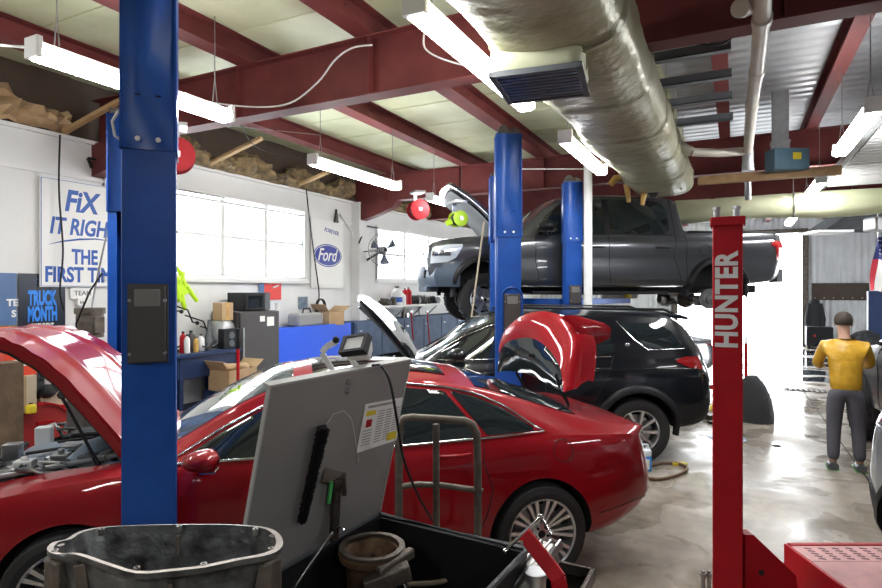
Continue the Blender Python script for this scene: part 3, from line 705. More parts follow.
def wheel(root, x, y, z, r, rr, w=.23, spokes=10, style=0, sgn=1, rimmat='alloy', disc=True):
    T = Matrix.Translation((x, y, z)) @ (Matrix.Rotation(R(-90), 4, 'X') if sgn > 0 else Matrix.Rotation(R(90), 4, 'X'))   # local z outward
    m = MB(); h = w/2
    prof = [(rr-.005, -h*.86), (rr+.02, -h*.97), (r-.05, -h), (r-.014, -h*.90), (r, -h*.7), (r+.0015, -h*.3), (r-.006, -h*.28), (r-.006, -h*.2), (r+.002, -h*.18), (r+.002, h*.18), (r-.006, h*.2), (r-.006, h*.28), (r+.0015, h*.3), (r, h*.7), (r-.014, h*.90), (r-.05, h), (rr+.02, h*.97), (rr-.005, h*.86)]
    m.lathe(prof, 56, T)
    if style == 2:
        for k in range(44):
            a = 2*math.pi*k/44; A = T @ Matrix.Rotation(a, 4, 'Z'); m.box((r-.006, -h*.9 if k % 2 else -h*.3, -.014), (r+.012, h*.3 if k % 2 else h*.9, .014), A @ Matrix.Rotation(R(90), 4, 'X') if False else A @ Matrix(((1,0,0,0),(0,0,1,0),(0,1,0,0),(0,0,0,1))))
    o = m.build('wheel', 'tyre', root, smooth=30)
    m = MB(); m.lathe([(rr, h*.86), (rr-.004, h*.9), (rr-.016, h*.84), (rr-.03, h*.3), (rr-.035, -h*.8), (rr, -h*.86)], 48, T); rim = m.build('rim', rimmat, o, smooth=40)
    zf = h*.62; n = spokes
    m = MB()
    for k in range(n):
        a = 2*math.pi*k/n
        if style == 0: aa = [(a-.075*1.0, a-.125), (a+.075, a+.125)]         # paired spokes
        elif style == 1: aa = [(a, a+.28), ]
        else: aa = [(a, a)]
        for a0, a1 in aa:
            wd = .013 if style == 0 else (.018 if style == 1 else .032)
            p = Vector((.045*math.cos(a0), .045*math.sin(a0), zf-.01)); q = Vector(((rr-.012)*math.cos(a1), (rr-.012)*math.sin(a1), zf+.022))
            d = (q-p); pr = Vector((-d.y, d.x, 0)).normalized(); up = Vector((0, 0, 1))
            vs = [p-pr*wd*.8-up*.03, p+pr*wd*.8-up*.03, p+pr*wd*.5, p-pr*wd*.5, q-pr*wd*1.35-up*.04, q+pr*wd*1.35-up*.04, q+pr*wd, q-pr*wd]
            m.add([T @ v for v in vs], [(3,2,1,0),(4,5,6,7),(0,1,5,4),(1,2,6,5),(2,3,7,6),(3,0,4,7)])
    m.lathe([(.001, zf+.006), (.03, zf+.005), (.062, zf-.004), (.07, zf-.03)], 24, T)
    m.build('spokes', rimmat, rim, smooth=25)
    m = MB()
    for k in range(5):
        a = 2*math.pi*k/5+.3; c = Vector((.048*math.cos(a), .048*math.sin(a), 0)); m.cyl(T @ (c+Vector((0, 0, zf-.02))), T @ (c+Vector((0, 0, zf+.014))), .009, 6)
    m.cyl(T @ Vector((0, 0, zf)), T @ Vector((0, 0, zf+.010)), .026, 16); m.build('lug_nuts', 'black_plastic', rim)
    m = MB(); m.lathe([(.03, -.01), (rr*.72, -.01), (rr*.72, .012), (.03, .012)], 32, T); m.build('brake_disc', 'steel', rim)
    m = MB(); m.cyl(T @ Vector((0, 0, -h*.8)), T @ Vector((0, 0, -h*.6)), rr-.02, 24); m.build('wheel_back', 'black_inner', rim)
    return o
def arch_trim(root, car, x, z, r, wd, mt, a0=-8, a1=188, sgn=1, lip=.03):
    G = []
    for i in range(41):
        a = R(lerp(a0, a1, i/40)); row = []
        for k, (rr, of) in enumerate(((r-.008, -.04), (r-.008, lip), (r+wd*.5, lip+.004), (r+wd, .003), (r+wd, -.03))):
            X = x+rr*math.cos(a); Z = z+rr*math.sin(a); row.append(Vector((car.warp(X, Z), sgn*(car.sy(X, max(Z, car.g(X)[0]+.01))+of), Z)))
        G.append(row)
    m = MB(); m.grid(G, sgn > 0); return m.build('wheel_arch', mt, root, smooth=50, fix=True)
def mirror(root, x, y, z, mt, s=1, sgn=1, cap=None):
    m = MB(); G = []
    for i in range(13):
        t = i/12; a = math.sin(math.pi*min(max(t, .03), .97))**.5
        G.append([Vector((x+.02*s+(.135*s*a)*math.cos(b)*(1 if math.cos(b) > 0 else .5), y+sgn*(.05+.21*s*t), z+(.072*s*a)*math.sin(b)*(1 if math.sin(b) > 0 else .8)+.01*t)) for b in [2*math.pi*k/16 for k in range(17)]])
    m.grid(G); m.add(G[0][:-1], [tuple(range(16))]); m.add(G[-1][:-1], [tuple(range(16))]); o = m.build('side_mirror', mt, root, smooth=60, fix=True)
    m = MB(); m.tube([(x+.05, y-sgn*.06, z-.08), (x+.05, y+sgn*.06, z-.055), (x+.04, y+sgn*.12, z-.03)], [.028, .024, .03], 8); m.build('mirror_arm', 'black_plastic', o)
    m = MB(); m.tube([(x-.03, y+sgn*.10, z-.052*s), (x-.02, y+sgn*.18*s, z-.054*s), (x+.06*s, y+sgn*.17*s, z-.052*s)], .007, 6); m.build('mirror_trim', 'chrome', o)
    m = MB(); m.add([Vector((x-.055*s, y+sgn*(.08+.18*s*a), z+.05*s*b)) for a, b in ((0, -1), (1, -1), (1, 1), (0, 1))], [(0,1,2,3)]); m.build('mirror_glass', 'chrome', o)
    return o
def handle(root, car, x, z, mt, L=.2, sgn=1):
    m = MB(); pts = [car.pt(x+L*(k/8-.5), z, sgn, .004+.030*math.sin(math.pi*k/8)**.5) for k in range(9)]; m.tube(pts, [.007]+[.012]*7+[.007], 8); return m.build('door_handle', mt, root, smooth=80)
mat('bumper_blue', (.06, .085, .12), .4)
LOW = [(.02, .925), (.06, .955), (.14, .985), (.3, 1.0), (.48, 1.003), (.62, .992), (.72, .985), (.80, .978), (.88, .965), (.95, .948), (1.0, .925)]
SED = [(-1.0,.38,.89,.62,.56,.935,.95),(-.95,.35,.905,.75,.67,.955,.97),(-.85,.32,.93,.84,.72,.975,.995),(-.6,.28,.955,.91,.72,1.01,1.045),(-.35,.26,.972,.93,.675,1.065,1.14),
 (0,.24,.978,.935,.64,1.175,1.27),(.4,.22,.975,.935,.605,1.29,1.385),(.8,.21,.97,.935,.585,1.365,1.45),(1.3,.21,.965,.935,.58,1.385,1.475),(1.7,.21,.96,.935,.59,1.35,1.43),
 (2.0,.21,.955,.935,.625,1.245,1.31),(2.3,.22,.95,.935,.68,1.08,1.15),(2.5,.22,.94,.93,.73,.985,1.035),(2.7,.23,.93,.93,.76,.955,1.0),(3.0,.24,.895,.92,.77,.92,.965),
 (3.3,.25,.845,.885,.74,.865,.91),(3.55,.27,.77,.81,.66,.79,.83),(3.75,.29,.67,.67,.52,.69,.73),(3.85,.33,.60,.50,.38,.61,.64)]
def sedan(name, label, paint, o2, z, headv, hood_open=False, lid_open=False):
    root = thing(name, label, 'car', cw(o2[0], o2[1], z), math.atan2(headv[1], headv[0])+TH)
    c = Car(SED, LOW, [(.2, .26), (.38, .08), (.52, -.02), (.7, .0), (.9, .03), (.96, -.02), (1.1, -.02)], [(.2, -.12), (.4, -.02), (.6, 0), (.9, -.04)])
    bay = (.70, 1.3, [(2.52, -.70), (3.62, -.56), (3.62, .56), (2.52, .70)]) if hood_open else None
    c.body('body', paint, root, {0: .33, 2.85: .33}, .385, bay=bay)
    for sg in (1, -1):
        up = [(2.28, 1.0), (2.05, 1.135), (1.75, 1.275), (1.5, 1.325), (1.25, 1.345)]; lo = [(2.28, .985), (1.25, .995)]
        c.pane('side_window', 'tinted_glass', root, up, lo, sg)
        c.pane('side_window', 'tinted_glass', root, [(1.19, 1.345), (.9, 1.33), (.62, 1.295), (.42, 1.04)], [(1.19, .995), (.42, 1.01)], sg)
        c.pane('quarter_window', 'tinted_glass', root, [(.56, 1.29), (.4, 1.25), (.2, 1.165), (.02, 1.04)], [(.56, 1.27), (.37, 1.015), (.02, 1.02)], sg)
        c.pane('pillar_cover', 'black_plastic', root, [(1.25, 1.345), (1.19, 1.345)], [(1.25, .995), (1.19, .995)], sg, .005, 3)
        c.line('window_chrome', 'chrome', root, [(2.36, .98), (1.3, .985), (.4, 1.0), (-.06, 1.012), (.02, 1.06), (.2, 1.185), (.4, 1.27), (.62, 1.32), (.9, 1.355), (1.25, 1.368), (1.5, 1.347), (1.75, 1.295), (2.05, 1.155), (2.36, .985)], sg, .009, .006)
        for pts in ([(1.22, 1.34), (1.22, .9), (1.20, .3)], [(.40, 1.0), (.42, .85), (.36, .68), (.41, .5), (.5, .33)], [(2.30, .97), (2.32, .7), (2.26, .3)], [(2.3, .3), (.5, .32)]):
            c.line('door_gap', 'black_inner', root, pts, sg, .0045, -.001)
        handle(root, c, .62, .915, paint, .22, sg); handle(root, c, 1.45, .90, paint, .22, sg)
        m = MB(); pts = [c.pt(-.17+.075*math.cos(a), .885+.075*math.sin(a), sg, 0) for a in [2*math.pi*k/20 for k in range(20)]]; m.tube(pts, .003, 5, True); m.build('fuel_flap_gap' if sg > 0 else 'quarter_gap', 'black_inner', root)
        c.pane('tail_light', 'red_lens', root, [(-.62, .90), (-1.0, .87)], [(-.62, .885), (-1.0, .80)], sg, .004, 8) if paint != 'red_paint' else None
        c.line('bumper_gap', 'black_inner', root, [(-.98, .46), (-.75, .475), (-.44, .43)], sg, .004, -.001)
        c.pane('side_marker', 'amber_lens', root, [(3.35, .62), (3.22, .60)], [(3.35, .57), (3.22, .56)], sg, .004, 4, 3)
        c.pane('headlight', 'screen_glass', root, [(3.28, .79), (3.45, .765), (3.6, .72), (3.74, .66)], [(3.28, .775), (3.5, .66), (3.74, .60)], sg, .006, 12)
        for x in (0, 2.85): wheel(root, x, sg*.835, .33, .335, .25, sgn=sg, spokes=10)
        mirror(root, 2.10, sg*.885, 1.03, paint, sgn=sg)
    c.toppatch('windshield', 'screen_glass', root, 2.44, 1.66, .93, bow=-.04)
    c.toppatch('rear_window', 'tinted_glass', root, .36, -.42, .90)
    c.toppatch('sunroof', 'tinted_glass', root, 1.5, .55, .72)
    c.line('sill_trim', 'black_plastic', root, [(2.4, .24), (.42, .25)], 1, .012, .0)
    m = MB()
    for k in range(9): m.tube([Vector((3.83-.14*abs(q/4)**1.6, q*.11, .50+.024*k)) for q in range(-4, 5)], .007, 5)
    m.build('grille', 'chrome', root)
    if hood_open:
        pr = [(2.50, .965), (2.58, 1.05), (2.66, 1.15), (2.80, 1.325), (2.95, 1.50), (3.08, 1.61), (3.22, 1.69), (3.34, 1.73), (3.44, 1.74)]
        G = []; N = 26
        pp = [];
        for i in range(len(pr)-1):
            for k in range(4): pp.append((lerp(pr[i][0], pr[i+1][0], k/4), lerp(pr[i][1], pr[i+1][1], k/4)))
        pp.append(pr[-1])
        for i, (x, zz) in enumerate(pp):
            t = i/(len(pp)-1); a, b = pp[max(i-1, 0)], pp[min(i+1, len(pp)-1)]; d = Vector((b[0]-a[0], 0, b[1]-a[1])).normalized(); nn = Vector((-d.z, 0, d.x)); row = []
            hw = lerp(.74, .56, t)
            for j in range(N+1):
                q = j/N*2-1; bow = 1-abs(q)**2.4; crease = .018*max(0, 1-abs(abs(q)-lerp(.62, .42, t))/.10)
                row.append(Vector((x, q*hw, zz))+nn*(.012*bow+crease*.8)-d*(.10*t*q*q))
            G.append(row)
        def off(p): return Vector((.022, 0, -.018))
        m = MB(); m.thick(G, off); hd_ = m.build('hood', paint, root, smooth=35, fix=True)
        for sg in (0, N):
            m = MB(); st = [[r[sg]+Vector((.02, -.001*(1 if sg else -1), -.01))+Vector((.02*k, -.01*(1 if sg else -1)*k, -.018*k)) for k in (0, 1, 2)] for r in G]; m.thick(st, (0, .004, 0)); m.build('hood_flange', paint, hd_, smooth=40, fix=True)
        m = MB(); q = [[r[j]+Vector((.07, 0, -.055)) for j in range(2, N-1, 2)] for r in G[1:-1]]; m.thick(q, (.02, 0, -.015)); m.build('hood_liner', 'black_plastic', hd_, smooth=40, fix=True)
        m = MB(); m.cyl((2.72, .62, .84), (2.97, .60, 1.36), .009, 8); m.cyl((2.72, .62, .84), (2.80, .614, 1.00), .014, 8); m.build('prop_rod', 'black_plastic', root)
        m = MB(); m.box((2.68, .58, .80), (2.76, .66, .92)); m.build('prop_socket', 'lift_red', root, bevel=.01)
        # engine bay
        m = MB(); m.box((2.5, -.72, .66), (3.66, .72, .72)); m.build('engine_bay_floor', 'black_inner', root)
        m = MB(); G = [[Vector((2.80+.075*i, -.34+.07*j, .90+.035*math.sin(i*math.pi/8)-.05*(abs(j-4.5)/4.5)**4-.0*i)) for j in range(10)] for i in range(9)]; m.thick(G, (0, 0, -.12)); ec = m.build('engine_cover', 'blue_grey_plastic', root, smooth=35, fix=True)
        for a, b, w_ in (((2.86, .1, .945), (3.05, .22, .945), .05), ((3.0, -.15, .945), (3.2, -.05, .95), .05), ((3.12, .14, .95), (3.3, .20, .945), .045)): m = MB(); m.bar(a, b, w_, .012); m.build('cover_slot', 'black_inner', ec, bevel=.004)
        m = MB(); m.box((3.02, -.02, .935), (3.14, .10, .958)); m.build('cover_emblem', 'steel', ec, bevel=.01)
        m = MB(); m.tube([(2.95, .36, .86), (3.15, .42, .90), (3.35, .40, .90), (3.5, .25, .88)], [.05, .055, .05, .05], 12); m.build('intake_hose', 'black_plastic', root, smooth=60)
        m = MB(); m.box((3.28, .30, .74), (3.55, .55, .915)); m.build('air_box', 'grey_plastic', root, bevel=.02)
        m = MB(); m.box((3.0, .44, .74), (3.24, .60, .88)); m.box((3.02, .46, .88), (3.22, .58, .90)); m.build('fuse_box', 'black_plastic', root, bevel=.015)
        m = MB(); m.box((2.95, -.60, .74), (3.22, -.38, .93)); m.build('battery', 'black_plastic', root, bevel=.01)
        m = MB(); m.cyl((2.68, .35, .82), (2.68, .35, .93), .05, 16); m.cyl((2.68, .35, .93), (2.68, .35, .95), .035, 16); m.build('fluid_reservoir', 'white_metal', root)
        m = MB(); m.lathe([(.16, 0), (.15, .05), (.09, .09), (.05, .09), (.04, .04)], 24, Matrix.Translation((2.72, .56, .84))); m.build('strut_tower', 'blue_grey_plastic', root, smooth=50)
        m = MB(); m.lathe([(.16, 0), (.15, .05), (.09, .09), (.05, .09), (.04, .04)], 24, Matrix.Translation((2.72, -.56, .84))); m.build('strut_tower', 'blue_grey_plastic', root, smooth=50)
        m = MB(); G = [[Vector((2.52+.14*(i/6)**1.0-.05*(abs(j-8)/8)**2, -.68+.085*j, 1.0-.10*(i/6)**2)) for j in range(17)] for i in range(7)]; m.thick(G, (0, 0, -.03)); m.build('cowl_panel', 'grey_plastic', root, smooth=40, fix=True)
        for k in range(6): m = MB(); m.cyl((2.86+.07*k, .30, .93), (2.86+.07*k, .34, .93), .014, 8); m.build('cover_bolt', 'steel', ec)
        m = MB(); m.bar((2.62, -.45, .98), (2.78, .55, .97), .05, .04); m.bar((2.62, .50, .98), (3.5, .63, .90), .03, .03); m.build('bay_brace', 'galv', root, bevel=.008)
        m = MB(); m.tube([(2.62, .20, .99), (2.72, .30, 1.03), (2.86, .40, 1.0), (2.95, .50, .93)], [.05, .06, .06, .05], 12); m.build('wiper_motor', 'blue_grey_plastic', root, smooth=60)
        for k, (x, y) in enumerate(((3.05, .36), (3.2, .5), (2.86, .5), (3.4, .12), (3.36, -.3), (2.7, -.1))): m = MB(); m.box((x-.05, y-.04, .86), (x+.05, y+.04, .97+.01*k)); m.cyl((x, y, .97), (x, y, 1.0), .02, 10); m.build('bay_module', ['steel', 'white_metal', 'grey_plastic'][k % 3], root, bevel=.01)
        rnd = random.Random(5)
        for k in range(22):
            x = rnd.uniform(2.62, 3.5); y = rnd.choice([-1, 1])*rnd.uniform(.36, .6); m = MB(); pts = [(x+.07*i*rnd.uniform(.3, 1), y+.05*rnd.uniform(-1, 1), .90+.07*rnd.random()) for i in range(5)]; m.tube(pts, rnd.uniform(.006, .016), 7); m.build('engine_hose', rnd.choice(['black_plastic', 'grey_plastic', 'steel']), root, smooth=70)
        m = MB(); m.box((3.56, -.6, .80), (3.66, .6, .845)); m.build('radiator_support', 'black_plastic', root, bevel=.01)
    if lid_open:
        bpy.context.view_layer.update(); iv = root.matrix_world.inverted()
        def Q(pt, s, k=0.): return iv @ P(pt[0], pt[1], lerp(5.35, 4.45, s)+k)
        A = [(499,354),(505,344),(516,339),(530,338),(543,344),(554,356),(561,371),(563,392)]
        B = [(499,348),(505,334),(516,325),(531,321),(550,323),(565,333),(575,350),(575,388)]
        Cc = [(501,343),(507,329),(518,318),(533,312),(549,312),(568,319),(588,340),(586,380)]
        D = [(497,372),(507,371),(517,372),(527,374),(537,378),(546,383),(555,388),(563,392.5)]
        def fine(L, k): 
            out = []
            for i in range(7):
                a, b, c_, d = L[max(i-1, 0)], L[i], L[i+1], L[min(i+2, 7)]
                for q in range(5):
                    t = q/5; f = lambda n: .5*((2*b[n])+(c_[n]-a[n])*t+(2*a[n]-5*b[n]+4*c_[n]-d[n])*t*t+(3*b[n]-a[n]-3*c_[n]+d[n])*t**3); out.append(Q((f(0), f(1)), (i+t)/7, k))
            out.append(Q(L[7], 1, k)); return out
        fa, fb, fc, fd = fine(A, 0), fine(B, .02), fine(Cc, .10), fine(D, .03)
        rows = [fa, [a.lerp(b, .5)+Vector((.006, 0, 0)) for a, b in zip(fa, fb)], fb, [b.lerp(c_, .5)+Vector((.012, 0, .004)) for b, c_ in zip(fb, fc)], fc, [c_+Vector((-.05, 0, -.012)) for c_ in fc]]
        m = MB(); m.thick(rows, (-.018, 0, -.004)); lid = m.build('trunk_lid', paint, root, smooth=50, fix=True)
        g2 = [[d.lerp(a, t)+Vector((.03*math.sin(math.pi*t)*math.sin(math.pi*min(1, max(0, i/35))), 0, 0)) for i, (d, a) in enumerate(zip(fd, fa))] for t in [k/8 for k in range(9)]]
        m = MB(); m.thick(g2, (-.015, 0, 0)); pn = m.build('lid_dark_reflection', 'tinted_glass', lid, smooth=60, fix=True)  # dark glossy inset stands in for a dark reflection in the lid paint
        e = Q((530, 355), .5); m = MB(); m.cyl(e+Vector((-.03, 0, 0)), e+Vector((.02, 0, 0)), .018, 12); m.build('emblem', 'black_plastic', pn)
        F1 = [[Q(a, .78, .05).lerp(Q(b, .9, .25), t) for t in (0, .25, .5, .75, 1)] for a, b in (((562,316),(590,320)), ((570,321),(604,323)), ((577,329),(611,328)), ((583,336),(610,335)), ((588,341),(594,344)))]
        F1 = [[v+Vector((0, 0, .02*math.sin(math.pi*i/4))) for i, v in enumerate(r)] for r in F1]
        m = MB(); m.thick(F1, (0, 0, -.02)); m.build('licence_panel', paint, lid, smooth=60, fix=True)
        for y in (-.42, .42): m = MB(); m.tube([(-.40, y, .99), (-.47, y, 1.10), (-.40, y, 1.22), (-.36, y, 1.34)], .014, 8); m.build('lid_hinge', 'black_plastic', lid)
    return root, c
hv = (math.cos(math.pi+RH), math.sin(math.pi+RH))
redc, rc = sedan('red_sedan', 'glossy red sedan with its hood and trunk lid raised in the foreground', 'red_paint', (.437, 4.845), 0, hv, True, True)
SUVT = [(-.92,.44,1.14,.72,.58,1.50,1.58),(-.85,.42,1.17,.82,.62,1.57,1.66),(-.7,.40,1.19,.90,.655,1.62,1.71),(-.4,.38,1.20,.94,.68,1.655,1.745),(0,.36,1.19,.95,.695,1.68,1.77),
 (.6,.34,1.17,.95,.70,1.695,1.79),(1.2,.34,1.15,.95,.70,1.685,1.785),(1.6,.34,1.14,.95,.69,1.63,1.73),(1.9,.34,1.13,.95,.69,1.53,1.62),(2.3,.34,1.12,.95,.72,1.28,1.34),(2.6,.35,1.10,.94,.76,1.14,1.19),
 (2.9,.36,1.07,.93,.77,1.10,1.15),(3.2,.38,1.02,.90,.75,1.05,1.10),(3.45,.42,.94,.82,.66,.95,1.0),(3.6,.5,.82,.66,.5,.83,.86)]
def suv(name, label, paint, o2, headv, hood_open=True, dark=True):
    root = thing(name, label, 'car', cw(o2[0], o2[1], 0), math.atan2(headv[1], headv[0])+TH)
    c = Car(SUVT, LOW, [(.3, .14), (.45, .05), (.6, .0), (.95, .0), (1.15, .05), (1.3, .10), (1.45, .19), (1.6, .24), (1.8, .25)], [(.3, -.1), (.6, 0), (1.0, -.04)], crown=2.6)
    c.body('body', paint, root, {0: .37, 2.74: .37}, .46, bay=(.80, 1.4, [(2.66, -.70), (3.42, -.56), (3.42, .56), (2.66, .70)]) if hood_open else None)
    for sg in (1, -1):
        c.pane('side_window', 'tinted_glass', root, [(2.28, 1.27), (2.0, 1.42), (1.75, 1.53), (1.5, 1.60), (1.12, 1.63)], [(2.28, 1.19), (1.12, 1.215)], sg)
        c.pane('side_window', 'tinted_glass', root, [(1.04, 1.635), (.52, 1.635), (.30, 1.45), (.26, 1.34)], [(1.04, 1.22), (.40, 1.235), (.26, 1.27)], sg)
        c.pane('quarter_window', 'tinted_glass', root, [(.16, 1.62), (-.30, 1.60), (-.46, 1.50), (-.60, 1.37)], [(.16, 1.60), (.0, 1.42), (-.14, 1.315), (-.60, 1.33)], sg)
        c.line('window_trim', 'chrome', root, [(.20, 1.625), (.02, 1.42), (-.13, 1.30), (-.62, 1.315)], sg, .007, .004)
        c.line('window_trim', 'chrome', root, [(2.36, 1.18), (1.1, 1.205), (.3, 1.225)], sg, .007, .004)
        c.line('window_trim', 'chrome', root, [(2.34, 1.26), (2.0, 1.455), (1.75, 1.56), (1.5, 1.635)], sg, .008, .004)
        for pts in ([(1.08, 1.6), (1.08, 1.0), (1.06, .42)], [(.26, 1.25), (.36, 1.0), (.52, .72)], [(2.3, 1.15), (2.34, .7)]): c.line('door_gap', paint if False else 'black_inner', root, pts, sg, .005, -.001)
        c.line('body_crease', paint, root, [(2.3, 1.02), (1.0, 1.05), (-.3, 1.09), (-.7, 1.08)], sg, .012, -.006)
        handle(root, c, 1.22, 1.06, paint, .2, sg); handle(root, c, .42, 1.09, paint, .2, sg)
        c.pane('tail_light', 'red_lens', root, [(-.46, 1.19), (-.6, 1.22), (-.82, 1.22)], [(-.46, 1.165), (-.62, 1.10), (-.82, 1.07)], sg, .006, 10)
        m = MB(); m.sphere(c.pt(.1, 1.36, sg, .004), .022, 8, (1.4, .3, 1)); m.build('pillar_badge', 'chrome', root)
        for x in (0, 2.74): wheel(root, x, sg*.83, .365, .37, .245, style=1, spokes=9, sgn=sg)
        arch_trim(root, c, 0, .37, .455, .075, 'black_plastic', sgn=sg); arch_trim(root, c, 2.74, .37, .455, .075, 'black_plastic', sgn=sg)
        c.pane('bumper_cladding', 'black_plastic', root, [(-.42, .62), (-.6, .66), (-.86, .74)], [(-.42, .40), (-.86, .46)], sg, .010, 10)
        c.pane('sill_cladding', 'black_plastic', root, [(2.22, .50), (.52, .50)], [(2.22, .36), (.52, .36)], sg, .010, 12, 4)
        mirror(root, 2.05, sg*.90, 1.26, paint, 1.1, sg)
        m = MB(); m.tube([Vector((1.55, sg*.63, 1.735)), Vector((1.45, sg*.645, 1.79)), Vector((-.4, sg*.63, 1.765)), Vector((-.52, sg*.61, 1.72))], .016, 8); m.build('roof_rail', 'black_plastic', root, smooth=60)
    c.toppatch('windshield', 'screen_glass', root, 2.5, 1.72, .93, bow=-.04)
    m = MB(); G = [[Vector((-.50-.055*i, -.58+.0725*j, 1.725-.007*i-.03*abs((j-8)/8)**3)) for j in range(17)] for i in range(5)]; m.thick(G, (0, 0, -.03)); m.build('roof_spoiler', paint, root, smooth=40, fix=True)
    m = MB(); m.thick([[Vector((-.905+.2*(i/4)-.0, -.5+.1*j, 1.18+.34*i/4)) for j in range(11)] for i in range(5)], (-.006, 0, 0)); m.build('rear_window', 'tinted_glass', root, fix=True)
    if hood_open:
        G = []
        for i in range(13):
            t = i/12; L = 1.0*t; ang = R(49)-R(8)*t; x = 2.60+L*math.cos(ang); zz = 1.15+L*math.sin(ang)*1.12-.0*t
            hw = lerp(.76, .62, t**2); G.append([Vector((x-.10*t*(j/12-1)**2, (j/12-1)*hw, zz+.05*(1-(j/12-1)**2))) for j in range(25)])
        m = MB(); m.thick(G, (.02, 0, -.035)); hd_ = m.build('hood', paint, root, smooth=40, fix=True)
        m = MB(); m.thick([[p+Vector((.05, 0, -.06)) for p in r[3:-3]] for r in G[1:-1]], (.02, 0, -.02)); m.build('hood_liner', 'grey_plastic', hd_, smooth=40, fix=True)
        m = MB(); m.thick([[p+Vector((-.004, 0, .006)) for p in r[5:20]] for r in G[:4]], (0, 0, -.006)); 
        rnd = random.Random(8); m = MB(); m.box((2.75, -.4, .8), (3.3, .4, 1.02)); m.build('engine_cover', 'black_plastic', root, bevel=.03)
        for k in range(6): m = MB(); x = rnd.uniform(2.75, 3.3); y = rnd.uniform(-.6, .6); m.tube([(x, y, 1.0), (x+.08, y+.1, 1.07), (x+.15, y+.06, 1.02)], .02, 8); m.build('engine_hose', rnd.choice(['steel', 'black_plastic', 'cast_alu']), root)
    for sg in (.35, -.35): m = MB(); m.tube([(2.50, sg, 1.225), (2.36, sg*.9, 1.31), (2.05, sg*.2+.25, 1.50)], .007, 5); m.build('wiper', 'black_plastic', root)
    return root, c
sv, sc_ = suv('black_suv', 'black sport utility with raised hood parked behind the red sedan', 'black_paint', (2.285, 7.63), (-1, 0))
PKT = [(-5.10,.66,1.24,.84,.78,1.34,1.37),(-5.02,.62,1.26,.95,.88,1.37,1.39),(-4.85,.58,1.28,1.0,.93,1.385,1.41),(-4.4,.54,1.28,1.01,.94,1.385,1.41),(-3.38,.50,1.28,1.01,.94,1.385,1.41),(-3.31,.50,1.28,1.01,.92,1.40,1.43),
 (-3.24,.50,1.285,1.01,.77,1.90,1.95),(-3.1,.50,1.285,1.01,.75,1.96,2.03),(-2.4,.50,1.285,1.01,.745,1.985,2.06),(-1.8,.50,1.285,1.01,.75,1.975,2.05),(-1.35,.50,1.28,1.01,.755,1.92,1.99),(-1.05,.50,1.28,1.01,.775,1.78,1.85),
 (-.75,.50,1.27,1.01,.82,1.54,1.61),(-.5,.5,1.25,1.01,.88,1.36,1.42),(-.2,.5,1.22,1.01,.90,1.30,1.36),(.3,.5,1.20,1.0,.88,1.27,1.32),(.66,.52,1.17,.975,.85,1.235,1.28),(.82,.54,1.13,.92,.80,1.19,1.23),(.90,.58,1.08,.85,.74,1.12,1.16)]
PLOW = [(.03, .96), (.08, .985), (.2, 1.0), (.45, .995), (.55, .985), (.62, .99), (.78, 1.0), (.90, .995), (.97, .975), (1.0, .955)]
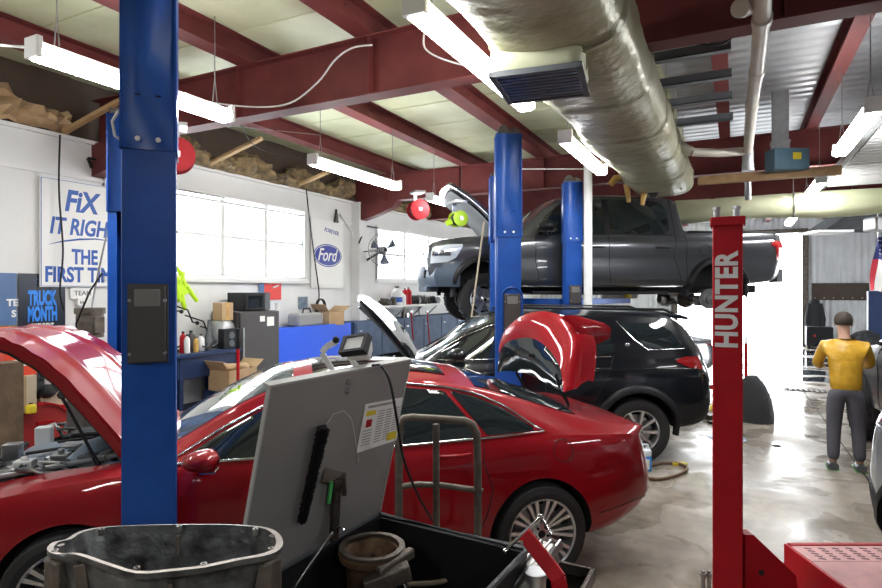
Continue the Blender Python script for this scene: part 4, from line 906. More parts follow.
def pickup(name, label, paint, o2, z, headv, hood_open, droop, rear_wheel=True, near=1):
    root = thing(name, label, 'pickup truck', cw(o2[0], o2[1], z), math.atan2(headv[1], headv[0])+TH)
    c = Car(PKT, PLOW, [(.5, .12), (.8, .05), (1.0, .0), (1.4, .0)], [(.5, -.1), (.85, 0), (1.2, -.05)], crown=3)
    c.body('body', paint, root, {0: .42, -3.86: .42}, .50, bay=(.9, 1.5, [(-.35, -.74), (.74, -.70), (.74, .70), (-.35, .74)]) if hood_open else None)
    for sg in (1, -1):
        c.pane('side_window', 'tinted_glass', root, [(-.86, 1.40), (-1.0, 1.64), (-1.2, 1.80), (-1.45, 1.90), (-1.95, 1.925)], [(-.86, 1.32), (-1.95, 1.345)], sg)
        c.pane('side_window', 'tinted_glass', root, [(-2.05, 1.925), (-2.80, 1.92), (-2.98, 1.88), (-3.04, 1.75)], [(-2.05, 1.35), (-2.99, 1.355), (-3.04, 1.42)], sg)
        c.pane('pillar_cover', 'black_plastic', root, [(-1.95, 1.925), (-2.05, 1.925)], [(-1.95, 1.345), (-2.05, 1.345)], sg, .004, 3)
        c.line('window_trim', 'black_plastic', root, [(-.82, 1.32), (-3.07, 1.345)], sg, .010, .003)
        for pts in ([(-.80, 1.3), (-.80, .9), (-.86, .56)], [(-2.0, 1.92), (-2.0, 1.0), (-2.02, .56)], [(-3.12, 1.95), (-3.13, 1.2), (-3.10, .98), (-3.22, .60)], [(-3.31, 1.40), (-3.31, .56)], [(-4.9, 1.38), (-4.9, .98)]):
            c.line('door_gap', 'black_inner', root, pts, sg, .007, -.001)
        handle(root, c, -1.80, 1.13, 'black_plastic', .26, sg); handle(root, c, -2.90, 1.13, 'black_plastic', .26, sg)
        m = MB(); m.tube([c.pt(-3.62+.09*math.cos(a), 1.10+.09*math.sin(a), sg, 0) for a in [2*math.pi*k/20 for k in range(20)]], .004, 5, True); m.build('fuel_flap_gap', 'black_inner', root)
        c.pane('tail_light', 'red_lens', root, [(-4.80, 1.27), (-5.04, 1.26)], [(-4.80, 1.18), (-4.87, 1.16), (-4.90, .93), (-5.04, .90)], sg, .012, 12)
        c.pane('headlight', 'headlamp', root, [(.36, 1.16), (.6, 1.155), (.85, 1.11)], [(.36, 1.12), (.46, .95), (.6, .88), (.85, .86)], sg, .010, 14)
        c.pane('headlight_bar', 'chrome', root, [(.55, 1.06), (.84, 1.05)], [(.55, .98), (.84, .98)], sg, .020, 8, 3)
        arch_trim(root, c, 0, .42, .495, .085, 'black_plastic', sgn=sg, lip=.05); arch_trim(root, c, -3.86, .42, .495, .085, 'black_plastic', sgn=sg, lip=.05)
        wheel(root, 0, sg*.86, .42-droop, .405, .24, w=.27, style=2, spokes=6, sgn=sg, rimmat='alloy')
        if rear_wheel: wheel(root, -3.86, sg*.86, .42-droop, .405, .24, w=.27, style=2, spokes=6, sgn=sg)
        else:
            T = Matrix(((1,0,0,-3.86),(0,0,sg,sg*.72),(0,1,0,.42-droop),(0,0,0,1)))
            m = MB(); m.lathe([(.03, .0), (.17, .0), (.17, .03), (.09, .03), (.08, .09), (.04, .09), (.035, .11), (.001, .11)], 32, T); m.build('brake_disc', 'steel', root)
            m = MB(); m.box((-3.98, sg*.55-.1, .30-droop), (-3.74, sg*.55+.1, .46-droop)); m.build('brake_caliper', 'greasy_metal', root, bevel=.02)
        mirror(root, -.98, sg*.99, 1.42, 'black_plastic', 1.35, sg)
        m = MB(); m.box((-3.0, sg*.93-.06, .38), (-.75, sg*.93+.06, .43)); m.build('running_board', 'black_plastic', root, bevel=.01)
    c.toppatch('windshield', 'screen_glass', root, -.62, -1.28, .93)
    m = MB(); m.box((-5.0, -.88, 1.39), (-3.42, .88, 1.425)); m.build('tonneau_cover', 'black_plastic', root, bevel=.01)
    m = MB(); G = [[Vector((.885-.14*abs(q/6)**2.2, q*.098, .86+.055*k)) for q in range(-6, 7)] for k in range(5)]; m.thick(G, (-.04, 0, 0)); gr = m.build('grille', 'black_plastic', root, fix=True)
    for k in (0, 2, 4): m = MB(); m.tube([Vector((.875-.14*abs(q/6)**2.2, q*.09, .87+.05*k)) for q in range(-6, 7)], .014, 6); m.build('grille_bar', 'bumper_blue', gr)
    pl_ = [(.40, -1.01), (.62, -1.01), (.80, -.95), (.90, -.78), (.94, -.5), (.955, -.2), (.955, .2), (.94, .5), (.90, .78), (.80, .95), (.62, 1.01), (.40, 1.01)]; m = MB(); G = [[Vector((x-.02*abs(k-2)*(x > .5), y*(1-.008*abs(k-2)), .50+.085*k)) for x, y in pl_] for k in range(5)]; m.thick(G, lambda p: Vector((-.08 if p.x > .7 else 0, -.06 if p.y > .9 else (.06 if p.y < -.9 else 0), 0))); fb = m.build('front_bumper', 'bumper_blue', root, smooth=40, fix=True)
    for sg in (1, -1): m = MB(); m.box((.80, sg*.62-.09, .64), (.93, sg*.62+.09, .76)); m.build('fog_light', 'black_plastic', fb, bevel=.01)
    m = MB(); m.box((.70, -.7, .42), (.9, .7, .53)); m.build('skid_plate', 'bumper_blue', root, bevel=.02)
    m = MB(); G = [[Vector((-5.16+.12*abs(q/8)**3, q*.118, .58+.055*k)) for q in range(-8, 9)] for k in range(5)]; m.thick(G, (.1, 0, 0)); m.build('rear_bumper', 'grey_plastic', root, smooth=40, fix=True)
    m = MB(); m.box((-4.9, -.45, .40), (.6, -.33, .54)); m.box((-4.9, .33, .40), (.6, .45, .54))
    for x in (-4.6, -3.4, -2.2, -1, .2): m.box((x, -.4, .42), (x+.1, .4, .50))
    m.build('frame_rails', 'black_inner', root)
    m = MB(); m.cyl((-3.86, -.7, .42-droop), (-3.86, .7, .42-droop), .06, 12); m.sphere((-3.86, 0, .42-droop), .17, 10); m.build('rear_axle', 'greasy_metal', root)
    m = MB(); m.cyl((0, -.7, .42-droop), (0, .7, .42-droop), .05, 12); m.build('front_axle', 'greasy_metal', root)
    m = MB(); m.tube([(-.3, .15, .42), (-2.0, .2, .40), (-3.2, .3, .42), (-4.6, .55, .44)], .04, 8); m.cyl((-2.2, .22, .40), (-2.8, .26, .40), .10, 14); m.build('exhaust', 'steel', root)
    if hood_open:
        G = []
        for i in range(13):
            t = i/12; L = 1.18*t; ang = R(50)-R(12)*t; x = -.38+L*math.cos(ang); zz = 1.36+L*math.sin(ang)*1.07
            hw = lerp(.84, .78, t); G.append([Vector((x-.06*t*(j/12-1)**2, (j/12-1)*hw, zz+.05*(1-(j/12-1)**4))) for j in range(25)])
        m = MB(); m.thick(G, (.03, 0, -.045)); hd_ = m.build('hood', paint, root, smooth=40, fix=True)
        m = MB(); m.thick([[p+Vector((.05, 0, -.07)) for p in r[2:-2]] for r in G[1:-1]], (.02, 0, -.02)); m.build('hood_liner', 'black_plastic', hd_, smooth=40, fix=True)
    return root, c
pickup('grey_pickup', 'dark grey crew-cab pickup raised high on the lift with its hood open', 'grey_paint', (.534*9/8.6+.98*-.1219+.13, 9.0+.98*.9925), 1.55, (-math.cos(R(7)), -math.sin(R(7))), True, .12, False)
a = R(71.5); hvv = (math.cos(a), math.sin(a)); wpt = (5.62, 7.8)
pickup('grey_pickup', 'dark grey pickup with chunky tyres at the right edge, behind the yellow wrap', 'grey_paint', (wpt[0]+.95*hvv[1], wpt[1]-.95*hvv[0]), 0, hvv, False, 0)
a = R(20)
sedan('grey_sedan', 'grey car seen low beneath the lifted pickup, left of the lettered red post', 'grey_paint', (4.6, 12.6), 0, (-math.cos(a), -math.sin(a)))

a = math.atan2(-.947, -.32); fx, fz = math.cos(a), math.sin(a)
s2, _ = suv('silver_suv', 'silver blue sport utility just inside the right edge of the picture', 'silver_paint', (3.0+fx*.8-fz*.9, 4.1+fz*.8+fx*.9), (fx, fz), False)
# ================================================================== PARTS WASHER
AX = cw(.866, -.5).normalized(); BX = cw(-.5, -.866).normalized()
P1 = cw(-.304, 2.84, .90); Z = Vector((0, 0, 1))
TA, TB, TD = .775, .874, .34
t = thing('parts_washer', 'black parts washer tub with its grey lid propped open', 'parts washer', cw(-.304, 2.84, 0)+AX*TA/2+BX*TB/2, math.atan2(AX.y, AX.x))
W2 = t.rotation_euler.z; inv = Matrix.Rotation(-W2, 4, 'Z') @ Matrix.Translation(-t.location)
lo = lambda v: inv @ Vector(v)
def basin(a, b, z): return lo(Vector((P1.x, P1.y, 0))+AX*a+BX*b+Z*z)
m = MB(); c = [basin(0, 0, .9), basin(TA, 0, .9), basin(TA, TB, .9), basin(0, TB, .9)]
o_ = [basin(.035, .035, .56), basin(TA-.035, .035, .56), basin(TA-.035, TB-.035, .56), basin(.035, TB-.035, .56)]
i_ = [basin(.02, .02, .895), basin(TA-.02, .02, .895), basin(TA-.02, TB-.02, .895), basin(.02, TB-.02, .895)]
b_ = [basin(.05, .05, .575), basin(TA-.05, .05, .575), basin(TA-.05, TB-.05, .575), basin(.05, TB-.05, .575)]
m.add(c+o_+i_+b_, [(k, (k+1) % 4, 4+(k+1) % 4, 4+k) for k in range(4)]+[(k, (k+1) % 4, 8+(k+1) % 4, 8+k) for k in range(4)]+[(8+k, 8+(k+1) % 4, 12+(k+1) % 4, 12+k) for k in range(4)]+[(12, 13, 14, 15), (4, 5, 6, 7)])
m.build('tub', 'black_plastic', t, smooth=20, fix=True)
m = MB(); m.tube([p+Vector((0, 0, .004)) for p in c], .013, 8, True); m.build('rim', 'grey_plastic', t)
m = MB()
for a in (.12, TA-.12):
    for b in (.12, TB-.12): p = basin(a, b, 0); m.box((p.x-.02, p.y-.02, 0), (p.x+.02, p.y+.02, .57))
p = basin(TA/2, TB/2, 0); m.box((p.x-.26, p.y-.28, .1), (p.x+.26, p.y+.28, .13)); m.build('stand', 'black_plastic', t)
# lid: hinged on the far edge, leaning
LA = R(76.7); LD = AX*math.cos(LA)+Z*math.sin(LA); LN = (AX*math.sin(LA)-Z*math.cos(LA)).normalized(); LL = .789
O = Vector(P1)
def lp(b, l, n=0.): return lo(O+BX*b+LD*l+LN*n)
m = MB(); G = [[lp(-.005+b*(TB+.01), l*LL) for l in (0, .02, .5, .98, 1)] for b in (0, .02, .5, .98, 1)]; m.thick(G, (Matrix.Rotation(-W2, 3, 'Z') @ LN)*-.012); lid = m.build('lid', 'lid_grey', t, smooth=0, fix=True, bevel=.003)
m = MB()
for b0, b1, l0, l1 in ((-.008, TB+.008, LL-.002, LL+.006), (-.008, .0, -.01, LL), (TB, TB+.008, -.01, LL)):
    G = [[lp(b, l, -.035 if l0 > .5 else -.012), lp(b, l, .003)] for b, l in ((b0, l0), (b1, l0), (b1, l1), (b0, l1), (b0, l0))]; m.grid(G); m.add([r[1] for r in G[:4]], [(0, 1, 2, 3)]); m.add([r[0] for r in G[:4]], [(0, 1, 2, 3)])
m.build('lid_rim', 'lid_edge', lid, smooth=0, fix=True)
def onlid(px, py):                           # point of the lid plane seen there -> (b, l)
    d = (P(px, py, 1)-Vector((0, 0, HC))); n = LN; c0 = Vector((0, 0, HC)); s = (O-c0).dot(n)/d.dot(n); q = c0+d*s-O; return q.dot(BX), q.dot(LD)
def L2(px, py, n=0.): b, l = onlid(px, py); return lp(b, l, n)
# instruction sheet
q = [L2(365, 404, .002), L2(403, 397, .002), L2(396, 440, .002), L2(356, 453, .002)]
m = MB(); m.thick([[q[0], q[3]], [q[1], q[2]]], (Matrix.Rotation(-W2, 3, 'Z') @ LN)*.0008); sh = m.build('instruction_sheet', 'white_paper', lid, smooth=0)
def sheet(u, v): a = q[0].lerp(q[1], u); b = q[3].lerp(q[2], u); return a.lerp(b, v)+(Matrix.Rotation(-W2, 3, 'Z') @ LN)*.0016
def patch(u0, v0, u1, v1, mt, nm, par): m = MB(); m.add([sheet(u0, v0), sheet(u1, v0), sheet(u1, v1), sheet(u0, v1)], [(0, 1, 2, 3)]); return m.build(nm, mt, par, smooth=0)
patch(.06, .16, .30, .26, 'yellow', 'yellow_block', sh); patch(.70, .76, .96, .94, 'yellow', 'yellow_block', sh); patch(.10, .34, .24, .50, 'lift_red', 'flame_mark', sh)
m = MB()
for cu in range(3):
    for k in range(13):
        u0 = .36+cu*.21; v = .20+k*.055; 
        if cu == 2 and v > .72: continue
        a, b = sheet(u0, v), sheet(u0+.17, v); m.add([a, b, sheet(u0+.17, v+.022), sheet(u0, v+.022)], [(0, 1, 2, 3)])
for k in range(6): m.add([sheet(.06, .56+k*.06), sheet(.28, .56+k*.06), sheet(.28, .58+k*.06), sheet(.06, .58+k*.06)], [(0, 1, 2, 3)])
m.add([sheet(.08, .05), sheet(.8, .05), sheet(.8, .10), sheet(.08, .10)], [(0, 1, 2, 3)])
m.build('printed_lines', 'steel', sh, smooth=0)
for k, (px, py) in enumerate(((348, 382), (347, 391))):
    a = L2(px, py, -.002); b = L2(px, py, .016); m = MB(); m.cyl(a, b, .009, 6); m.cyl(a, a.lerp(b, .4), .014, 12); m.build('bolt', 'steel', lid)
m = MB(); m.tube([L2(326, 423, .006), L2(332, 413, .008), L2(342, 410, .01), L2(350, 418, .008), L2(354, 437, .006), L2(358, 462, .004)], .0015, 5); m.build('wire', 'white_metal', lid, smooth=80)
# strut bracket and gas strut
m = MB(); a = L2(333, 478, .02); b = L2(325, 535, .05); m.bar(a, b, .045, .02, (Matrix.Rotation(-W2, 3, 'Z') @ LN)); m.build('lid_stay', 'greasy_metal', lid, bevel=.003)
m = MB(); m.bar(L2(322, 474, .006), L2(343, 479, .006), .012, .06); m.bar(L2(341, 474, .015), L2(341, 492, .02), .02, .03); m.build('stay_bracket', 'dirty_steel', lid, bevel=.003)
m = MB(); m.bar(L2(326, 479, .03), L2(323, 500, .03), .012, .012); m.build('green_tab', 'green_fluid', lid)
m = MB(); m.cyl(lo(P(333, 532, 2.42)), lo(P(290, 594, 2.30)), .0075, 10); m.build('gas_strut', 'chrome', t)
m = MB(); m.tube([lo(P(333, 530, 2.45)), lo(P(340, 526, 2.45)), lo(P(345, 530, 2.45))], .006, 6); m.build('strut_ball', 'chrome', t)
# brush stuck to the lid
def W3(v): return t.matrix_world @ v
bpy.context.view_layer.update(); WM = t.matrix_world.copy()
m = MB(); pa = W3(L2(317, 424, .035)); pb = W3(L2(296, 521, .03)); rnd = random.Random(3); d = (pb-pa)
pm = pa.lerp(pb, .5)+Vector((0, 0, 0)); m.tube([pa, pa.lerp(pb, .5)+AX*.006, pb], .006, 6)
o = MB(); L = d.length; dn = d.normalized(); u = dn.orthogonal().normalized(); v = dn.cross(u)
for k in range(1400):
    s = k/1400; c0 = pa+d*(s*.97+.01); an = k*2.39996; r = .026*(1-.25*s)*rnd.uniform(.75, 1.1); e = c0+(u*math.cos(an)+v*math.sin(an))*r; w_ = dn*.0028
    o.add([c0-w_, c0+w_, e+w_*.7, e-w_*.7], [(0, 1, 2, 3)])
t2 = thing('bottle_brush', 'long black bristle brush hanging on the grey lid', 'brush', pb)
m.build('handle', 'black_plastic', t2); o.build('bristles', 'bristle', t2, smooth=0)
m = MB(); m.bar(pa+BX*.03, pa-BX*.008, .016, .016); m.build('hook', 'black_plastic', t2)
for c in t2.children: c.data.transform(Matrix.Translation(-pb))
# work lamp on the lid top
lt = W3(lp(TB*.28, LL)); 
t = thing('work_lamp', 'white framed led work lamp clamped on top of the grey lid', 'lamp', lt)
q = lambda v: Vector(v)-lt
fc = P(351, 341, 2.52)
R1 = (P(365, 336, 2.5)-P(342, 341, 2.6)).normalized()
fr = [P(343.5, 336, 2.56), P(368, 332.5, 2.5), P(363, 349, 2.44), P(338, 352.5, 2.50)]
u = (fr[1]-fr[0]).normalized(); v = (fr[3]-fr[0]).normalized(); n = u.cross(v).normalized()
if n.dot(Vector((0, 0, HC))-fr[0]) < 0: n = -n
m = MB(); cc = sum(fr, Vector())/4; big = [cc+(p-cc)*1.02 for p in fr]; sm = [cc+(p-cc)*.74 for p in fr]
m.add([q(p) for p in big]+[q(p-n*.035) for p in big], [(0,1,5,4),(1,2,6,5),(2,3,7,6),(3,0,4,7),(4,5,6,7)]); m.add([q(p) for p in big]+[q(p) for p in sm], [(k, (k+1) % 4, 4+(k+1) % 4, 4+k) for k in range(4)]); m.build('lamp_frame', 'black_plastic', t, smooth=0, fix=False)
m = MB(); m.add([q(p-n*.006) for p in sm], [(0, 1, 2, 3)]); m.build('lens', 'white_paper', t, smooth=0)
m = MB(); bk = [cc-n*.05+(p-cc)*.9 for p in fr]; b2 = [cc-n*.10+(p-cc)*.55 for p in fr]; m.add([q(p) for p in bk+b2], [(0,1,5,4),(1,2,6,5),(2,3,7,6),(3,0,4,7),(4,5,6,7),(3,2,1,0)]); m.build('heat_sink', 'white_metal', t, smooth=0, bevel=.006)
for a_, b_ in ((P(337, 341, 2.6), [P(326, 347, 2.62), P(322, 353, 2.62), P(333, 371, 2.62)]), (P(349, 352, 2.6), [P(353, 362, 2.6), P(357, 368, 2.6)])):
    ps = [a_]+b_; m = MB()
    for s_, e_ in zip(ps, ps[1:]): m.bar(q(s_), q(e_), .028, .008, (0, 1, 0))
    m.build('bracket', 'white_metal', t, bevel=.002)
m = MB(); m.sphere(q(P(336, 340, 2.57)), .016, 8); m.build('knob', 'black_plastic', t)
cable('lamp_cord', [WM @ L2(369, 364, .02), P(381, 366, 2.55), P(390, 382, 2.5), P(397, 420, 2.5), P(404, 460, 2.7), P(418, 495, 2.9), P(432, 520, 3.1)], .006, 'black cord arching over the instruction sheet and down behind the tub', 'black_plastic', 'cord')
# ------------------------------------------------------------------ things in the tub
def tubp(px, py, z): return PH(px, py, z)
c = tubp(372, 545, .91)
t = thing('filter_housing', 'dirty brown cylindrical metal housing standing in the black tub', 'engine part', (c.x, c.y, .585)); t.scale = (1.18, 1.18, 1.36)
m = MB(); m.lathe([(.001, 0), (.085, 0), (.088, .02), (.092, .19), (.10, .20), (.118, .205), (.122, .225), (.108, .228), (.088, .225), (.082, .20), (.078, .06), (.001, .05)], 40); m.build('body', 'rusty', t, smooth=40)
m = MB(); m.lathe([(.100, .228), (.116, .228), (.119, .238), (.098, .238)], 40); m.build('rim', 'dirty_steel', t)
m = MB(); m.bar((.05, -.12, .16), (.17, -.02, .20), .05, .05); m.bar((.09, -.10, .205), (.14, .05, .225), .03, .03); m.build('flange', 'dirty_steel', t, bevel=.006)
m = MB(); 
for k in range(12): a_ = k*math.pi/6; m.bar((.03*math.cos(a_), .03*math.sin(a_), .16), (.077*math.cos(a_), .077*math.sin(a_), .165), .012, .03)
m.cyl((0, 0, .06), (0, 0, .18), .03, 14); m.build('inner_core', 'greasy_metal', t)
def torus(name, c, r, rr, mt, lb, cat, tilt=(0, 0)):
    m = MB(); T = Matrix.Rotation(tilt[0], 4, 'X') @ Matrix.Rotation(tilt[1], 4, 'Y'); m.tube([T @ Vector((r*math.cos(a_), r*math.sin(a_), 0)) for a_ in [2*math.pi*k/40 for k in range(40)]], rr, 8, True)
    mn = min(v.z for v in m.v); o = m.build(name, mt, smooth=80); o.location = (c.x, c.y, c.z-mn); return tag(o, lb, cat)
torus('metal_ring', tubp(432, 584, .60), .13, .012, 'steel', 'large dark metal ring lying in the tub right of the brown housing', 'ring')
torus('metal_ring', tubp(322, 588, .62), .085, .008, 'chrome', 'thin bright ring standing on edge in the tub by the strut', 'ring', (R(75), R(15)))
cable('grey_hose', [tubp(408, 584, .66), tubp(432, 583, .68), tubp(455, 578, .70), tubp(468, 572, .72), tubp(480, 568, .74)], .012, 'grey ribbed hose lying across the tub toward the front rim', 'rope', 'hose')
for k, (px, py, lb) in enumerate(((402, 565, 'stamped steel bracket in the tub beside the brown housing'), (386, 588, 'oily steel bracket at the tub bottom below the hose'))):
    c = tubp(px, py, .62); m = MB(); m.prism([(-.06, -.03), (.05, -.04), (.07, 0), (.03, .045), (-.05, .03)], 0, .012); m.box((-.02, -.03, .012), (.02, .03, .05)); m.cyl((.035, 0, .012), (.035, 0, .03), .014, 10)
    o = m.build('steel_bracket', 'greasy_metal', bevel=.003); o.location = (c.x, c.y, .58); o.rotation_euler.z = k*1.1; tag(o, lb, 'bracket')
m = MB(); m.cyl(tubp(396, 562, .88), tubp(407, 592, .75), .003, 6); o = m.build('wire_rod', 'white_metal'); center(o); tag(o, 'thin bright rod leaning in the tub by the brown housing', 'rod')
# red bar, chrome wrench, alloy casting, dark clamp in front of the tub
sp = lambda pts: [Vector(p) for p in pts]
t = thing('red_handle_bar', 'bent flat red steel bar leaning against the tub corner', 'bar', PH(566, 640, .35)); b0 = t.location.copy()
m = MB(); ps = [P(524, 534, 2.42), P(551, 568, 2.33), P(558, 578, 2.3), P(563, 605, 2.3), P(566, 660, 2.3)]
for s_, e_ in zip(ps, ps[1:]): m.bar(s_-b0, e_-b0+(e_-s_).normalized()*.01, .062, .02, (.3, -1, .1))
m.build('bar', 'lift_red', t, bevel=.004)
m = MB(); m.cyl(P(523, 542, 2.40)-b0, P(520, 543, 2.40)-b0, .008, 10); m.build('pin', 'chrome', t)
m = MB(); a_ = P(505, 551, 2.46); b_ = P(541, 517, 2.46); e_ = P(551, 534, 2.44); m.tube([a_, b_], .008, 8); m.tube([b_, e_], .006, 8); m.sphere(b_, .012, 8); m.sphere(a_, .012, 8)
o = m.build('bent_wrench', 'chrome'); center(o); tag(o, 'bent chrome wrench lying over the tub corner in front of the rear wheel', 'wrench')
t = thing('alloy_casting', 'bright finned alloy casting beside the tub behind the red bar', 'engine part', P(530, 575, 2.42)); b0 = t.location.copy()
m = MB(); pa_, pb_ = P(512, 600, 2.35), P(552, 551, 2.55)
m.bar(pa_-b0, pb_-b0, .07, .10); m.build('block', 'cast_alu', t, bevel=.01)
for k in range(3):
    of = Vector((.0, .0, .03+.0*k))+cw(.035*k-.035, 0); m = MB(); m.bar(pa_-b0+of*1.2, pb_-b0+of*1.2, .012, .04); m.build('fin', 'alloy', t, bevel=.003)
m = MB(); c = P(536, 580, 2.36)-b0; m.cyl(c-Z*.10, c+Z*.02, .04, 20); m.cyl(c+Z*.02, c+Z*.035, .048, 20); m.cyl(c-Z*.05, c-Z*.04, .046, 20); m.build('spigot', 'alloy', t)
t = thing('steel_tray', 'low dark steel tray standing on the floor behind the alloy casting', 'tray', PH(563, 578, .55)*1.0); t.location.z = 0
m = MB(); m.box((-.12, -.16, .50), (.13, .14, .515)); m.box((-.12, -.16, .515), (-.10, .14, .57)); m.box((.11, -.16, .515), (.13, .14, .57)); m.box((-.12, .12, .515), (.13, .14, .57)); m.build('tray', 'greasy_metal', t, bevel=.003)
m = MB(); m.cyl((0, 0, .03), (0, 0, .5), .022, 12); m.box((-.16, -.02, .0), (.16, .02, .03)); m.box((-.02, -.16, .0), (.02, .16, .03)); m.build('stand', 'greasy_metal', t)
# ------------------------------------------------------------------ hand truck behind the tub
t = thing('hand_truck', 'worn brown steel hand truck frame between the tub and the red car', 'hand truck', cw(0, 3.05), TH+R(3))
f_ = lambda px, py: Vector(((px-441)/F*3.05, 0, HC-(py-HY)/F*3.05))
m = MB(); a_ = [f_(399, 700), f_(399, 440), f_(400, 424), f_(404, 418), f_(412, 417), f_(440, 419), f_(465, 421), f_(473, 425), f_(477, 434), f_(478, 470), f_(478, 700)]; a_[0].z = a_[-1].z = .12; m.tube(a_, .0205, 12); m.build('hoop', 'dirty_steel', t, smooth=60)
m = MB(); p_ = f_(436, 424); q_ = f_(437, 700); q_.z = .12; m.cyl(p_, q_, .018, 12); m.build('centre_bar', 'dirty_steel', t)
m = MB(); m.tube([f_(400, 486), f_(418, 484), f_(440, 485), f_(478, 491), f_(483, 492)], .0155, 10); m.build('cross_bar', 'dirty_steel', t, smooth=60)
m = MB(); m.box((-.24, -.02, .28), (.22, .02, .32)); m.box((-.24, -.25, .02), (.22, .02, .035)); m.build('toe_plate', 'dirty_steel', t)
for x in (-.27, .25): wh = MB(); wh.cyl((x-.03, .08, .13), (x+.03, .08, .13), .125, 24); wh.build('wheel', 'tyre', t)
m = MB(); m.cyl((-.3, .08, .13), (.28, .08, .13), .012, 8); m.bar((0, .08, .13), (0, 0, .14), .04, .02); m.build('axle', 'steel', t)
# ------------------------------------------------------------------ cast bell housing at the lower left
zr = 1.27
out = [(47, 549), (53, 542), (66, 539), (78, 532), (100, 527), (135, 525), (180, 524), (225, 524), (258, 526), (272, 529), (281, 536), (282, 546), (270, 554), (238, 560), (205, 567), (170, 571), (136, 573), (105, 564), (75, 554), (56, 554)]
def zp(px, py, z): return PH(px, py, z)
c0 = sum((zp(x, y, zr) for x, y in out), Vector())/len(out)
t = thing('bell_housing', 'large cast alloy gearbox housing open at the top in the lower left corner', 'gearbox housing', (c0.x, c0.y, zr-.30))
O_ = [zp(x, y, zr)-Vector((c0.x, c0.y, zr-.30)) for x, y in out]
cen = Vector((0, 0, 0))
def ringz(s, z, pts=O_): return [Vector((p.x*s, p.y*s, z)) for p in pts]
N = len(O_)
m = MB(); rings = [ringz(.66, 0), ringz(.74, .03), ringz(.80, .15), ringz(.90, .262), ringz(.93, .276), ringz(1.0, .284), ringz(1.0, .299), ringz(.945, .30), ringz(.925, .285), ringz(.80, .20), ringz(.72, .06), ringz(.62, .035)]
def dense(r):
    o = []
    for i in range(N):
        a_, b_, c_, d_ = r[i-1], r[i], r[(i+1) % N], r[(i+2) % N]
        for k in range(3): s_ = k/3; o.append(.5*((2*b_)+(c_-a_)*s_+(2*a_-5*b_+4*c_-d_)*s_*s_+(3*b_-a_-3*c_+d_)*s_**3))
    return o+[o[0].copy()]
m.grid([dense(r) for r in rings]); D0 = dense(rings[0])[:-1]; m.add(D0, [tuple(range(len(D0)))]); D1 = dense(rings[-1])[:-1]; m.add(D1, [tuple(range(len(D1)))])
m.build('casting', mat('dark_cast', (.22, .23, .23), .38, .7, noise=.6, nscale=16, col2=(.035, .035, .035), bump=.4, bscale=22), t, smooth=45, fix=True)
m = MB(); a_, b_ = dense(ringz(1.002, .2995)), dense(ringz(.945, .3012)); m.grid([a_, b_]); m.build('machined_rim', mat('machined', (.80, .74, .70), .45, .5, noise=.35, nscale=20), t, fix=True)
for (px, py) in ((58, 546), (52, 551), (136, 569), (275, 536), (274, 549), (205, 565), (258, 529), (100, 529), (180, 526)):
    p = (zp(px, py, zr)-Vector((c0.x, c0.y, zr-.30)))*1.0; k = .972; m = MB(); m.lathe([(.004, .0), (.009, .0), (.009, -.02), (.004, -.02)], 14, Matrix.Translation((p.x*k, p.y*k, .303))); m.build('bolt_boss', 'cast_alu', t)
for (px, s_) in ((52, .9), (276, .9)):
    p = zp(px, 549, zr)-Vector((c0.x, c0.y, zr-.30)); m = MB(); m.box((p.x*.93-.03, p.y*.93-.03, .17), (p.x*.93+.03, p.y*.93+.03, .28)); m.build('mounting_lug', 'dirty_steel', t, bevel=.012)
for k in range(7):
    i = k*3 % N; p = O_[i]; m = MB(); m.bar((p.x*.83, p.y*.83, .03), (p.x*.95, p.y*.95, .27), .012, .03); m.build('rib', 'dirty_steel', t, bevel=.003)
tt = thing('steel_bench', 'small steel bench below the cast housing', 'bench', (c0.x, c0.y, 0), TH); zt = zr-.30
m = MB(); m.box((-.42, -.28, zt-.03), (.42, .28, zt)); m.build('bench_top', 'steel', tt, bevel=.004)
for x in (-.38, .38):
    for y in (-.24, .24): m = MB(); m.box((x-.02, y-.02, 0), (x+.02, y+.02, zt-.03)); m.build('leg', 'steel', tt)
# ================================================================== WINDOW WALL AND ITS CLUTTER
def wallT(px, py, off=.03):                  # local x to the right along the wall, y up, z out of the wall
    p = WX(px, py, XL+off); return frameT(p, (0, 1, 0), (0, 0, 1)), p
def sheetbox(name, px0, py0, px1, py1, mt, lb, cat, off=.03, th=.01, by=None):
    a = WX(px0, py0, XL+off); b = WX(px1, py1, XL+off); z0 = min(a.z, b.z) if by is None else by[0]; z1 = max(a.z, b.z) if by is None else by[1]
    t = thing(name, lb, cat, (XL+off, (a.y+b.y)/2, z0)); L = abs(b.y-a.y); H = z1-z0
    m = MB(); m.box((0, -L/2, 0), (th, L/2, H)); return t, m, L, H
def TL(u, v, L, H, n=.0115): return frameT((n, (u-.5)*L, (1-v)*H), (0, 1, 0), (0, 0, 1))
def zat(px, py): return WX(px, py, XL+.03).z
